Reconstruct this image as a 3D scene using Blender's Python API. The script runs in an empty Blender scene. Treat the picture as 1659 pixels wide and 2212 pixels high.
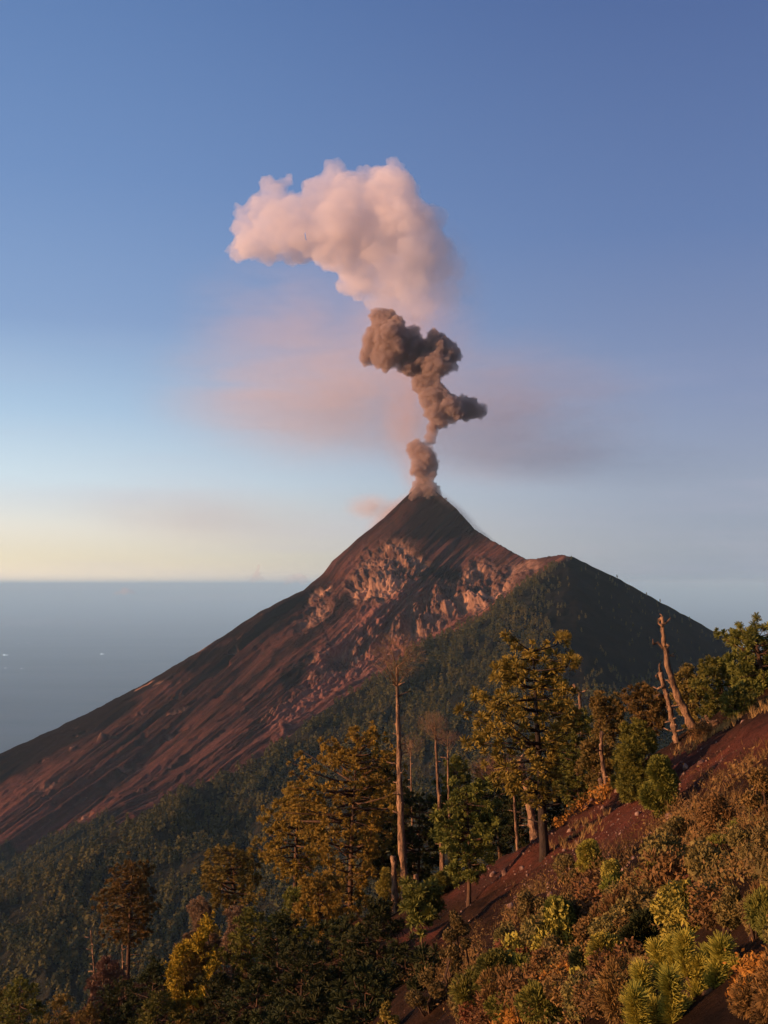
import bpy, math, random
import numpy as np
from mathutils import Vector

# ------------------------------------------------------------------ camera, world, sun
R = math.radians
FPX = 2372.0                       # focal length in the units of the 1659x2212 view of the photograph
CX, CY = 829.5, 1106.0
PITCH = R(3.80)
SC = bpy.context.scene
COL = SC.collection
cam_d = bpy.data.cameras.new('camera'); cam = bpy.data.objects.new('camera', cam_d); COL.objects.link(cam)
cam_d.sensor_fit = 'VERTICAL'; cam_d.sensor_height = 24.0; cam_d.lens = 24.0 * FPX / 2212.0
cam_d.clip_start = 0.1; cam_d.clip_end = 1500000
cam.location = (0, 0, 0); cam.rotation_euler = (R(90) + PITCH, 0, 0)
SC.camera = cam
SC.view_settings.view_transform = 'Standard'; SC.view_settings.look = 'None'
SC.view_settings.exposure = 0.7; SC.view_settings.gamma = 1.0
SC.cycles.use_denoising = True
SC.cycles.volume_bounces = 12; SC.cycles.max_bounces = 14
SC.cycles.diffuse_bounces = 3; SC.cycles.transparent_max_bounces = 8
SC.cycles.volume_max_steps = 256

SUN_EL, SUN_AZ = R(7.5), R(-108.0)       # azimuth clockwise from +Y (view direction)
sun_dir = Vector((math.sin(SUN_AZ) * math.cos(SUN_EL), math.cos(SUN_AZ) * math.cos(SUN_EL), math.sin(SUN_EL)))
sd = bpy.data.lights.new('sun', 'SUN'); sun = bpy.data.objects.new('sun', sd); COL.objects.link(sun)
sd.energy = 4.9; sd.angle = R(0.6); sd.color = (1.0, 0.51, 0.255)
sun.rotation_euler = sun_dir.to_track_quat('Z', 'Y').to_euler()

w = bpy.data.worlds.new('World'); SC.world = w; w.use_nodes = True
wn = w.node_tree.nodes; wl = w.node_tree.links; wn.clear()
def s2l(c):
    c = c / 255.0
    return c / 12.92 if c <= 0.04045 else ((c + 0.055) / 1.055) ** 2.4
def srgb(r, g, b): return (s2l(r), s2l(g), s2l(b), 1.0)
def wmath(op, a=None, b=None, c=None, clamp=False):
    n = wn.new('ShaderNodeMath'); n.operation = op; n.use_clamp = clamp
    for i, v in enumerate((a, b, c)):
        if v is None: continue
        if isinstance(v, (int, float)): n.inputs[i].default_value = v
        else: wl.new(v, n.inputs[i])
    return n.outputs[0]
tc = wn.new('ShaderNodeTexCoord'); sep = wn.new('ShaderNodeSeparateXYZ'); wl.new(tc.outputs['Generated'], sep.inputs[0])
elev = wmath('ARCSINE', sep.outputs['Z'])
elf = wmath('MULTIPLY_ADD', elev, 1.0 / R(90), 0.0333333 - 0.020)         # 0 at -1.2 deg
def ramp(stops):
    n = wn.new('ShaderNodeValToRGB'); wl.new(elf, n.inputs[0]); cr = n.color_ramp
    cr.interpolation = 'B_SPLINE' if False else 'EASE' if False else 'LINEAR'
    for i, (deg, col) in enumerate(stops):
        p = (deg + 3.0) / 90.0
        e = cr.elements[i] if i < 2 else cr.elements.new(p)
        e.position = p; e.color = srgb(*col)
    return n.outputs[0]
SKY_L = [(-3, (235, 200, 180)), (-1.6, (255, 226, 190)), (-0.6, (255, 236, 200)), (1.0, (249, 240, 224)), (3.4, (222, 238, 246)), (7, (182, 210, 236)), (11.5, (142, 171, 213)),
         (18.5, (118, 151, 201)), (28, (96, 130, 184)), (50, (62, 92, 150)), (87, (45, 70, 125))]
SKY_R = [(-3, (120, 134, 160)), (-1.6, (130, 144, 170)), (0, (154, 160, 178)), (3.5, (154, 162, 184)), (8, (136, 149, 184)), (16, (104, 128, 177)),
         (28, (80, 104, 158)), (50, (55, 80, 135)), (87, (40, 62, 115))]
SKY_L = SKY_L[:1] + SKY_L[1:]
rl, rr = ramp(SKY_L), ramp(SKY_R)
az = wmath('ARCTAN2', sep.outputs['X'], sep.outputs['Y'])
azf = wn.new('ShaderNodeMapRange'); azf.interpolation_type = 'SMOOTHSTEP'
wl.new(az, azf.inputs[0]); azf.inputs[1].default_value = R(-24); azf.inputs[2].default_value = R(20)
mx = wn.new('ShaderNodeMix'); mx.data_type = 'RGBA'; wl.new(azf.outputs[0], mx.inputs[0]); wl.new(rl, mx.inputs[6]); wl.new(rr, mx.inputs[7])
sky = wn.new('ShaderNodeTexSky'); sky.sky_type = 'NISHITA'; sky.sun_disc = False
sky.sun_elevation = SUN_EL; sky.sun_rotation = SUN_AZ; sky.altitude = 3600
sks = wn.new('ShaderNodeVectorMath'); sks.operation = 'SCALE'; wl.new(sky.outputs[0], sks.inputs[0]); sks.inputs[3].default_value = 0.10
mx2 = wn.new('ShaderNodeMix'); mx2.data_type = 'RGBA'; mx2.inputs[0].default_value = 0.88
wl.new(sks.outputs[0], mx2.inputs[6]); wl.new(mx.outputs[2], mx2.inputs[7])
gd = wn.new('ShaderNodeVectorMath'); gd.operation = 'DOT_PRODUCT'; wl.new(tc.outputs['Generated'], gd.inputs[0]); gd.inputs[1].default_value = (math.sin(SUN_AZ), math.cos(SUN_AZ), 0.08)
ang = wmath('ARCCOSINE', gd.outputs['Value']); gq = wmath('POWER', wmath('DIVIDE', ang, R(34)), 2.0); gl = wmath('MULTIPLY', wmath('EXPONENT', wmath('MULTIPLY', gq, -1.0)), 1.5)
gcol = wn.new('ShaderNodeVectorMath'); gcol.operation = 'SCALE'; gcol.inputs[0].default_value = (1.0, .84, .68); wl.new(gl, gcol.inputs[3])      # bright sky round the low sun
hq = wmath('POWER', wmath('DIVIDE', wmath('ADD', elev, R(0.1)), R(0.9)), 2.0); hb = wmath('MULTIPLY', wmath('EXPONENT', wmath('MULTIPLY', hq, -1.0)), wmath('MULTIPLY', wmath('POWER', wmath('SUBTRACT', 1.0, azf.outputs[0]), 1.6), 0.45))
hcol = wn.new('ShaderNodeVectorMath'); hcol.operation = 'SCALE'; hcol.inputs[0].default_value = (1.0, .80, .60); wl.new(hb, hcol.inputs[3])      # glowing band right at the horizon
cmap = wn.new('ShaderNodeMapping'); wl.new(tc.outputs['Generated'], cmap.inputs[0]); cmap.inputs['Scale'].default_value = (2.2, 2.2, 17); cmap.inputs['Rotation'].default_value = (0, R(3), 0)
cno = wn.new('ShaderNodeTexNoise'); cno.inputs['Scale'].default_value = 1.6; cno.inputs['Detail'].default_value = 5; cno.inputs['Roughness'].default_value = .55; wl.new(cmap.outputs[0], cno.inputs['Vector'])
cmr = wn.new('ShaderNodeMapRange'); cmr.interpolation_type = 'SMOOTHSTEP'; wl.new(cno.outputs['Fac'], cmr.inputs[0]); cmr.inputs[1].default_value = .46; cmr.inputs[2].default_value = .72; cmr.inputs[4].default_value = .22
cmx = wn.new('ShaderNodeMix'); cmx.data_type = 'RGBA'; wl.new(wmath('MULTIPLY', cmr.outputs[0], wmath('MULTIPLY_ADD', elev, -1.0 / R(13), 1.1, clamp=True)), cmx.inputs[0]); wl.new(mx2.outputs[2], cmx.inputs[6]); cmx.inputs[7].default_value = srgb(196, 188, 206)      # thin streaks of high cloud
hadd = wn.new('ShaderNodeVectorMath'); hadd.operation = 'ADD'; wl.new(cmx.outputs[2], hadd.inputs[0]); wl.new(hcol.outputs[0], hadd.inputs[1])
gadd = wn.new('ShaderNodeVectorMath'); gadd.operation = 'ADD'; wl.new(hadd.outputs[0], gadd.inputs[0]); wl.new(gcol.outputs[0], gadd.inputs[1])
bg = wn.new('ShaderNodeBackground'); wo = wn.new('ShaderNodeOutputWorld')
wl.new(gadd.outputs[0], bg.inputs[0]); wl.new(bg.outputs[0], wo.inputs[0]); bg.inputs[1].default_value = 0.62

# ------------------------------------------------------------------ helpers
rng = np.random.RandomState(7)
PERM = rng.permutation(256); PERM = np.concatenate([PERM, PERM, PERM])
GR = rng.normal(size=(256, 3)); GR /= np.linalg.norm(GR, axis=1)[:, None]
def perlin(p):
    p = np.asarray(p, dtype=np.float64); shp = p.shape[:-1]; p = p.reshape(-1, 3)
    i = np.floor(p).astype(np.int64); f = p - i; i &= 255
    u = f * f * f * (f * (f * 6 - 15) + 10); out = np.zeros(len(p))
    for dx in (0, 1):
        for dy in (0, 1):
            for dz in (0, 1):
                h = PERM[PERM[PERM[i[:, 0] + dx] + i[:, 1] + dy] + i[:, 2] + dz] & 255
                g = GR[h]; d = f - (dx, dy, dz)
                wgt = (u[:, 0] if dx else 1 - u[:, 0]) * (u[:, 1] if dy else 1 - u[:, 1]) * (u[:, 2] if dz else 1 - u[:, 2])
                out += wgt * (g * d).sum(1)
    return (out * 1.6).reshape(shp)
def fbm(p, octv=4, lac=2.03, gain=0.5):
    p = np.asarray(p, dtype=np.float64); a, s = 1.0, np.zeros(p.shape[:-1])
    for k in range(octv):
        s += a * perlin(p + 17.3 * k); p = p * lac; a *= gain
    return s
def billow(p, octv=4, gain=0.5):
    p = np.asarray(p, dtype=np.float64); a, s = 1.0, np.zeros(p.shape[:-1])
    for k in range(octv):
        s += a * (np.abs(perlin(p + 9.1 * k)) * 2 - 0.6); p = p * 2.03; a *= gain
    return s
def sstep(a, b, x):
    t = np.clip((x - a) / (b - a), 0, 1); return t * t * (3 - 2 * t)

cp, sp = math.cos(PITCH), math.sin(PITCH)
def PX(px, py, Y):
    """point at depth Y seen at (px, py)"""
    px, py, Y = np.broadcast_arrays(np.asarray(px, float), np.asarray(py, float), np.asarray(Y, float))
    u = (px - CX) / FPX; v = -(py - CY) / FPX
    dy = cp - v * sp; dz = sp + v * cp
    return np.stack([u / dy * Y, Y, dz / dy * Y], -1)
def proj(P):
    P = np.asarray(P, float); x, y, z = P[..., 0], P[..., 1], P[..., 2]
    f = y * cp + z * sp; v = -y * sp + z * cp
    return CX + FPX * x / f, CY - FPX * v / f

def build_mesh(name, V, F, mat=None, smooth=False, attrs=None):
    V = np.asarray(V, np.float32).reshape(-1, 3); F = np.asarray(F, np.int32)
    k = F.shape[1]; me = bpy.data.meshes.new(name)
    me.vertices.add(len(V)); me.vertices.foreach_set('co', V.ravel())
    me.loops.add(F.size); me.loops.foreach_set('vertex_index', F.ravel())
    me.polygons.add(len(F))
    me.polygons.foreach_set('loop_start', np.arange(0, F.size, k, dtype=np.int32))
    me.polygons.foreach_set('loop_total', np.full(len(F), k, np.int32))
    if smooth: me.polygons.foreach_set('use_smooth', np.ones(len(F), bool))
    for an, av in (attrs or {}).items():
        at = me.attributes.new(an, 'FLOAT', 'POINT'); at.data.foreach_set('value', np.asarray(av, np.float32).ravel())
    me.update(calc_edges=True); me.validate()
    if mat: me.materials.append(mat)
    return me
def obj(name, me, parent=None, loc=(0, 0, 0)):
    o = bpy.data.objects.new(name, me); COL.objects.link(o); o.location = loc
    if parent: o.parent = parent
    return o
def tag(o, label=None, cat=None, group=None, kind=None):
    if label: o['label'] = label
    if cat: o['category'] = cat
    if group: o['group'] = group
    if kind: o['kind'] = kind
    return o
class Geo:
    def __init__(s): s.V = []; s.F = []; s.n = 0
    def add(s, V, F):
        V = np.asarray(V, float).reshape(-1, 3); s.V.append(V); s.F.append(np.asarray(F, np.int64) + s.n); s.n += len(V)
    def tube(s, pts, rad, sides=7, jag=0.0):
        pts = np.asarray(pts, float); n = len(pts); rad = np.broadcast_to(rad, (n,))
        T = np.gradient(pts, axis=0); T /= np.linalg.norm(T, axis=1)[:, None] + 1e-9
        ref = np.where(np.abs(T[:, 2:3]) > 0.9, np.array([[1.0, 0, 0]]), np.array([[0, 0, 1.0]]))
        A = np.cross(T, ref); A /= np.linalg.norm(A, axis=1)[:, None] + 1e-9; B = np.cross(T, A)
        a = np.arange(sides) * 2 * math.pi / sides
        rr_ = rad[:, None] * (1 + jag * rng.uniform(-1, 1, (n, sides)))
        V = pts[:, None] + rr_[..., None] * (np.cos(a)[None, :, None] * A[:, None] + np.sin(a)[None, :, None] * B[:, None])
        F = []
        for i in range(n - 1):
            for j in range(sides):
                p, q = i * sides + j, i * sides + (j + 1) % sides
                F += [(p, q, q + sides), (p, q + sides, p + sides)]
        V = V.reshape(-1, 3); c0 = len(V); V = np.vstack([V, pts[:1], pts[-1:]])
        for j in range(sides):
            F.append((c0, (j + 1) % sides, j)); F.append((c0 + 1, (n - 1) * sides + j, (n - 1) * sides + (j + 1) % sides))
        s.add(V, F)
    def arr(s): return np.vstack(s.V), np.vstack(s.F)
    def mesh(s, name, mat, smooth=False, origin=(0, 0, 0)):
        V, F = s.arr(); return build_mesh(name, V - np.asarray(origin), F, mat, smooth)
def unit(n):
    v = rng.normal(size=(n, 3)); return v / np.linalg.norm(v, axis=1)[:, None]
def blades(C, D, nb, ln, wd, spread=1.0, tip=0.6):
    """needle blades: nb per centre, around direction D"""
    n = len(C); C = np.repeat(C, nb, 0); D = np.repeat(D, nb, 0); m = n * nb
    ln = np.repeat(np.broadcast_to(ln, (n,)), nb) * rng.uniform(.7, 1.1, m)
    b = D + unit(m) * spread; b /= np.linalg.norm(b, axis=1)[:, None] + 1e-9
    s_ = np.cross(b, unit(m)); s_ /= np.linalg.norm(s_, axis=1)[:, None] + 1e-9
    w_ = wd * rng.uniform(.6, 1.2, m)[:, None]
    root = C + b * (ln * 0.08)[:, None]; tp = C + b * ln[:, None]
    V = np.stack([root - s_ * w_ * (1 - tip), root + s_ * w_ * (1 - tip), tp + s_ * w_ * tip, tp - s_ * w_ * tip], 1).reshape(-1, 3)
    k = np.arange(m)[:, None] * 4
    F = np.concatenate([k + [[0, 1, 2]], k + [[0, 2, 3]]]); return V, F
def leaves(C, size, D=None, flat=0.0):
    m = len(C); a = unit(m)
    if D is not None: a = a * 1.0 + D * 0.8; a /= np.linalg.norm(a, axis=1)[:, None]
    b = np.cross(a, unit(m)); b /= np.linalg.norm(b, axis=1)[:, None] + 1e-9
    sz = size * rng.uniform(.6, 1.3, m)[:, None]
    V = np.stack([C - a * sz, C + b * sz * .45, C + a * sz, C - b * sz * .45], 1).reshape(-1, 3)
    k = np.arange(m)[:, None] * 4
    return V, np.concatenate([k + [[0, 1, 2]], k + [[0, 2, 3]]])

# ------------------------------------------------------------------ materials
class NT:
    def __init__(s, name):
        s.m = bpy.data.materials.new(name); s.m.use_nodes = True; s.t = s.m.node_tree; s.t.nodes.clear()
        s.out = s.n('ShaderNodeOutputMaterial')
    def n(s, typ, **kw):
        n = s.t.nodes.new(typ)
        for k, v in kw.items(): setattr(n, k, v)
        return n
    def l(s, a, b): s.t.links.new(a, b)
    def put(s, inp, v):
        if hasattr(v, 'is_output'): s.l(v, inp)
        else: inp.default_value = v
    def noise(s, scale, detail=5, rough=.55, vec=None, dist=0.0):
        n = s.n('ShaderNodeTexNoise'); n.inputs['Scale'].default_value = scale; n.inputs['Detail'].default_value = detail
        n.inputs['Roughness'].default_value = rough; n.inputs['Distortion'].default_value = dist
        if vec is not None: s.l(vec, n.inputs['Vector'])
        return n.outputs['Fac']
    def coord(s, which='Object'): return s.n('ShaderNodeTexCoord').outputs[which]
    def math(s, op, a, b=0.0, clamp=False):
        n = s.n('ShaderNodeMath', operation=op, use_clamp=clamp); s.put(n.inputs[0], a); s.put(n.inputs[1], b); return n.outputs[0]
    def mr(s, v, a, b, c=0.0, d=1.0):
        n = s.n('ShaderNodeMapRange'); s.put(n.inputs[0], v)
        for i, q in enumerate((a, b, c, d)): n.inputs[i + 1].default_value = q
        return n.outputs[0]
    def mix(s, f, a, b):
        n = s.n('ShaderNodeMix', data_type='RGBA'); s.put(n.inputs[0], f)
        s.put(n.inputs[6], a if hasattr(a, 'is_output') else (*a[:3], 1)); s.put(n.inputs[7], b if hasattr(b, 'is_output') else (*b[:3], 1)); return n.outputs[2]
    def attr(s, name): return s.n('ShaderNodeAttribute', attribute_name=name).outputs['Fac']
    def surf(s, col, rough=.9, bump=None, bstr=.5, bdist=1.0, spec=.15, transl=0.0):
        p = s.n('ShaderNodeBsdfPrincipled'); s.put(p.inputs['Base Color'], col if hasattr(col, 'is_output') else (*col[:3], 1))
        p.inputs['Roughness'].default_value = rough; p.inputs['Specular IOR Level'].default_value = spec
        if bump is not None:
            b = s.n('ShaderNodeBump'); b.inputs['Strength'].default_value = bstr; b.inputs['Distance'].default_value = bdist
            s.l(bump, b.inputs['Height']); s.l(b.outputs[0], p.inputs['Normal'])
        if transl:
            t = s.n('ShaderNodeBsdfTranslucent'); s.put(t.inputs[0], col if hasattr(col, 'is_output') else (*col[:3], 1))
            mxs = s.n('ShaderNodeMixShader'); mxs.inputs[0].default_value = transl
            s.l(p.outputs[0], mxs.inputs[1]); s.l(t.outputs[0], mxs.inputs[2]); s.l(mxs.outputs[0], s.out.inputs[0])
        else: s.l(p.outputs[0], s.out.inputs[0])
        return s.m
def foliage_mat(name, c1, c2, scale=1.2, transl=.12):
    t = NT(name); v = t.coord('Object'); f = t.mr(t.noise(scale, 3, .6, v), .35, .65)
    rnd = t.n('ShaderNodeObjectInfo').outputs['Random']
    c = t.mix(f, c1, c2); h = t.n('ShaderNodeHueSaturation'); t.l(c, h.inputs['Color'])
    t.l(t.mr(rnd, 0, 1, .485, .515), h.inputs['Hue']); t.l(t.mr(rnd, 0, 1, .85, 1.15), h.inputs['Value'])
    return t.surf(h.outputs[0], .7, transl=transl, spec=.1)
def bark_mat(name, c1, c2):
    t = NT(name); v = t.coord('Object'); mp = t.n('ShaderNodeMapping'); t.l(v, mp.inputs[0]); mp.inputs['Scale'].default_value = (3, 3, .8)
    f = t.noise(1.6, 8, .75, mp.outputs[0]); return t.surf(t.mix(t.mr(f, .42, .58), c1, c2), .9, f, 1.0, .12)
M = {}
M['needle_gold'] = foliage_mat('golden pine needles', (.33, .22, .036), (.17, .12, .026))
M['needle_green'] = foliage_mat('green pine needles', (.16, .15, .03), (.075, .08, .018))
M['needle_olive'] = foliage_mat('olive pine needles', (.32, .25, .042), (.14, .125, .026))
M['needle_shaded'] = foliage_mat('shaded pine needles', (.042, .045, .014), (.024, .03, .011))  # near-black: shade over the low pines is painted into the needle colour
M['needle_brown'] = foliage_mat('brownish pine needles', (.20, .13, .035), (.11, .085, .025))
M['needle_bright'] = foliage_mat('bright young needles', (.42, .36, .055), (.22, .22, .035), 3)
M['leaf_olive'] = foliage_mat('olive leaves', (.20, .145, .042), (.085, .07, .024), 4)
M['leaf_lime'] = foliage_mat('yellow green leaves', (.33, .26, .042), (.16, .14, .028), 5)
M['leaf_green'] = foliage_mat('green leaves', (.20, .185, .03), (.10, .11, .022), 4)
M['leaf_orange'] = foliage_mat('orange flowers', (.40, .215, .03), (.22, .10, .02), 9)
M['scrub'] = foliage_mat('russet scrub', (.20, .105, .034), (.10, .06, .022), .8)
M['red_scrub'] = foliage_mat('red scrub', (.14, .045, .02), (.09, .04, .018), 1.5)
M['dry'] = foliage_mat('dry pinkish twigs', (.21, .125, .075), (.13, .08, .05), 2)
M['grass'] = foliage_mat('golden grass', (.34, .20, .07), (.20, .13, .05), 1.5)
M['vine'] = foliage_mat('yellow lichen', (.38, .27, .02), (.22, .18, .02), 2)
M['bark'] = bark_mat('pine bark', (.12, .065, .035), (.05, .032, .022))
M['bark_pale'] = bark_mat('pale dead wood', (.30, .18, .10), (.06, .036, .024))
M['bark_dark'] = bark_mat('dark bark', (.05, .035, .025), (.025, .018, .014))
M['wood_white'] = bark_mat('bleached wood', (.55, .45, .36), (.35, .26, .2))

# ------------------------------------------------------------------ plain and horizon
pv = [(0, 0, 0)]; pf = []
rings = [4000, 9000, 18000, 35000, 60000, 90000, 140000, 240000, 378000]; NS = 96
V = []; F = []
for r_ in rings:
    for k in range(NS): V.append((math.cos(k * 2 * math.pi / NS) * r_, math.sin(k * 2 * math.pi / NS) * r_, -3300))
V.append((0, 0, -3300)); c0 = len(V) - 1
for k in range(NS): F.append((c0, k, (k + 1) % NS))
for i in range(len(rings) - 1):
    for k in range(NS):
        a_, b_ = i * NS + k, i * NS + (k + 1) % NS
        F += [(a_, a_ + NS, b_ + NS), (a_, b_ + NS, b_)]
t = NT('hazy lowland'); v = t.coord('Object')
mp = t.n('ShaderNodeMapping'); t.l(v, mp.inputs[0]); mp.inputs['Scale'].default_value = (.00006, .00022, 1)
n1 = t.noise(1.0, 7, .6, mp.outputs[0]); mp2 = t.n('ShaderNodeMapping'); t.l(v, mp2.inputs[0]); mp2.inputs['Scale'].default_value = (.0006, .0009, 1)
n2 = t.noise(1.0, 5, .7, mp2.outputs[0])
c = t.mix(t.mr(n1, .38, .62), (.02, .04, .06), (.075, .10, .125)); c = t.mix(t.mr(n2, .5, .75, 0, .5), c, (.13, .13, .11))
plain_m = t.surf(c, 1.0, spec=0)
tag(obj('plain', build_mesh('plain', V, F, plain_m)), kind='structure')

# ------------------------------------------------------------------ volcano
def curve(pts, n):
    p = np.array(pts, float); d = np.r_[0, np.cumsum(np.hypot(np.diff(p[:, 0]), np.diff(p[:, 1])))]
    u = np.linspace(0, d[-1], n); return np.stack([np.interp(u, d, p[:, k]) for k in range(3)], -1)
NSX, NTY = 520, 760
Lc = curve([(908, 1044, 3000), (872, 1077, 2995), (830, 1118, 2990), (768, 1168, 2980), (718, 1212, 2970), (697, 1240, 2960), (655, 1275, 2945), (612, 1295, 2935), (560, 1322, 2920), (480, 1375, 2900), (400, 1425, 2870), (300, 1483, 2840), (200, 1535, 2800), (100, 1583, 2760), (0, 1628, 2720), (-300, 1765, 2600)], NTY)
Rc = curve([(1222, 1199, 2700), (1170, 1235, 2630), (1130, 1268, 2560), (1040, 1335, 2420), (960, 1390, 2300), (880, 1440, 2190), (800, 1500, 2090), (720, 1565, 2000), (640, 1615, 1920), (560, 1665, 1850), (480, 1725, 1780), (400, 1775, 1720), (320, 1800, 1680), (200, 1870, 1620), (0, 1990, 1550), (-300, 2150, 1450)], NTY)
Tc = curve([(908, 1044, 3000), (922, 1047, 3000), (945, 1064, 2985), (985, 1098, 2960), (1025, 1143, 2930), (1060, 1166, 2900), (1100, 1188, 2860), (1140, 1209, 2820), (1165, 1206, 2780), (1200, 1199, 2730), (1222, 1199, 2700)], NSX)
Bc = np.linspace(Lc[-1], Rc[-1], NSX)
s_ = np.linspace(0, 1, NSX)[None, :, None]; t_ = np.linspace(0, 1, NTY)[:, None, None]
l3, r3, t3, b3 = PX(*Lc.T), PX(*Rc.T), PX(*Tc.T), PX(*Bc.T)
VP = (1 - s_) * l3[:, None] + s_ * r3[:, None] + (1 - t_) * t3[None] + t_ * b3[None] \
    - ((1 - s_) * (1 - t_) * l3[0] + s_ * (1 - t_) * r3[0] + (1 - s_) * t_ * l3[-1] + s_ * t_ * r3[-1])
S2, T2 = np.broadcast_arrays(s_[..., 0], t_[..., 0])
# the gully between the cone and the ridge, and the cone's own bulge
VP[..., 2] -= 45 * np.sin(np.pi * S2) ** 1.5 * sstep(0, .25, T2)
VP[..., 1] -= 110 * np.exp(-((S2 - .36) / .17) ** 2) * sstep(.0, .15, T2) * (1 - sstep(.2, .6, T2))
qx, qy = proj(VP)
def blob(cx, cy, rx, ry, ang=0):
    a = math.radians(ang); dx, dy = qx - cx, qy - cy
    u = (dx * math.cos(a) + dy * math.sin(a)) / rx; v = (-dx * math.sin(a) + dy * math.cos(a)) / ry
    return np.exp(-(u * u + v * v) ** 1.5)
wob = fbm(np.stack([qx / 40, qy / 40, qx * 0], -1), 4) * 14
qx, qy = qx + wob, qy + fbm(np.stack([qx / 40, qy / 40, qx * 0 + 9], -1), 4) * 14
rock = blob(825, 1235, 78, 52, -45) + blob(785, 1270, 30, 22, -40) + blob(895, 1215, 32, 16) + blob(690, 1293, 34, 16, -40) + blob(1040, 1235, 42, 30) \
    + blob(1110, 1240, 66, 22, -20) + blob(1000, 1290, 80, 34, -15) + blob(925, 1325, 80, 42, -35) + .6 * blob(760, 1420, 90, 30, -45) + .5 * blob(690, 1330, 60, 20, -45) + blob(868, 1272, 18, 7) + blob(890, 1345, 55, 22, -35) + blob(1050, 1295, 30, 12, -30)
rock = np.clip(rock, 0, 1); rock = np.clip(rock + .75 * sstep(.35, .8, fbm(np.stack([S2 * 30 + 31, T2 * 13, S2 * 0], -1), 4)) * np.clip(1 - sstep(.3, .45, np.abs(S2 - .25)), 0, 1) * sstep(.2, .35, T2) * (1 - sstep(.6, .8, T2)), 0, 1)
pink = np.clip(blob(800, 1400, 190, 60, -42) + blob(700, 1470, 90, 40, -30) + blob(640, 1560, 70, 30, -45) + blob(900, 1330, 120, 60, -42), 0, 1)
dark = np.clip(1.1 * (1 - sstep(1150, 1215, qy + (qx - 900) * .12)) * (.5 + .5 * sstep(870, 950, qx + .6 * (qy - 1060))) + blob(900, 1215, 60, 26, 10) + blob(1010, 1240, 28, 22) + blob(985, 1255, 60, 22, 10) + .8 * blob(735, 1320, 16, 90, 42) + .7 * blob(580, 1370, 190, 22, -33) + .7 * blob(350, 1560, 330, 45, -31)  # upper cone: dark ash, with the shade of its right side painted in
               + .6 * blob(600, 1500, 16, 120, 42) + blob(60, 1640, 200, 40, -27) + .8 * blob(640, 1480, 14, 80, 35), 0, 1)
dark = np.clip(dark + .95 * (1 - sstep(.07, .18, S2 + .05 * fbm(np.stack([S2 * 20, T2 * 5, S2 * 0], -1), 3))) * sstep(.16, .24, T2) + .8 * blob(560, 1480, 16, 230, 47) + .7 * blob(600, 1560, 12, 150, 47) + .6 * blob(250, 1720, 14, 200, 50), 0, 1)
wood = sstep(-12, 12, qy - (1865 - qx * .34)) * (1 - sstep(230, 300, qx))
P3 = np.stack([S2 * 1.0, T2, S2 * 0], -1)
def ns(fs, ft, o=0, octv=4): return fbm(np.stack([S2 * fs + o, T2 * ft + o * .3, S2 * 0 + o], -1), octv)
warp = ns(7, 1.2, 4, 3) * .022
SL = S2 - .62 * np.maximum(T2 - .12, 0) ** 1.15 + 1.0; fan = np.exp(-((SL - .78 - .0) / .12) ** 2) * sstep(.35, .55, T2)
Sw = SL + warp
def nl(fs, ft, o=0, octv=4): return fbm(np.stack([SL * fs + o, T2 * ft + o * .3, S2 * 0 + o], -1), octv)
def rid(fs, ft, o): return 1 - np.abs(perlin(np.stack([Sw * fs, T2 * ft, S2 * 0 + o], -1))) * 2
taper = sstep(0, .10, S2) * (1 - sstep(.93, 1, S2)) * sstep(0, .08, T2)
gul = (rid(12, .5, 1.3) * 24 + rid(31, 1.1, 5.7) * 7 + rid(85, 2.6, 8.1) * 2.8 + rid(190, 6, 2.2) * 1.6) * sstep(.1, .35, T2) * (1 - .75 * fan) + nl(34, 7, 3) * 5 + nl(160, 90, 5, 3) * 2.4 * sstep(-.2, .5, nl(12, 5, 21))
W3 = VP / 90.0
crag = billow(W3 * np.array([1.2, .7, .8]), 6, .64) * 24
disp = taper * (gul * (1 - rock * .7) + rock * crag + pink * (rid(44, 16, 3.1) * 7 + crag * .34)) + (1 - taper) * ns(60, 40, 2) * 2.2
du = np.gradient(VP, axis=1); dv = np.gradient(VP, axis=0); Nn = np.cross(dv, du); Nn /= np.linalg.norm(Nn, axis=-1)[..., None] + 1e-9
if Nn[..., 2].mean() < 0: Nn = -Nn
VP = VP + Nn * disp[..., None]
# far side of the mountain, over the crest
NB = 26; k = (np.arange(NB, 0, -1) / NB)[:, None, None]
back = VP[:1] + k * np.array([120, 1500.0, -950.0]) + 0
VPa = np.concatenate([back, VP], 0)
kk = (np.arange(NB, 0, -1) / NB)[None, :, None]
left = VPa[:, :1] + kk * np.array([-260, 1300.0, -900.0])
right = VPa[:, -1:] + (np.arange(1, 9) / 8)[None, :, None] * np.array([60, 60.0, -300.0])
VA = np.concatenate([left, VPa, right], 1)
def pad(A): return np.pad(A, ((NB, 0), (NB, 8)), mode='edge')
def grid_faces(nr, nc):
    i = np.arange(nr - 1)[:, None] * nc + np.arange(nc - 1)[None]; i = i.ravel()
    return np.stack([i, i + nc, i + nc + 1, i + 1], 1)
t = NT('volcanic ash and rock')
streak = t.attr('streak'); ro = t.attr('rock'); dk = t.attr('dark'); pk = t.attr('pink'); wd_ = t.attr('wood'); vv = t.coord('Object')
c = t.mix(t.mr(streak, .2, .8), (.032, .016, .0125), (.15, .060, .042))
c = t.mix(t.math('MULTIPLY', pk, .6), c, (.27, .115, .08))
fine = t.noise(.05, 9, .8, vv); c = t.mix(t.mr(fine, .48, .62, 0, .6), c, (.045, .022, .017)); c = t.mix(t.mr(t.noise(.11, 4, .8, vv), .6, .72, 0, .6), c, (.24, .13, .09))
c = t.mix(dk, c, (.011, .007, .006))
rc = t.mix(t.mr(t.noise(.009, 8, .68, vv), .42, .62), (.07, .034, .025), (.36, .20, .125))
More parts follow.
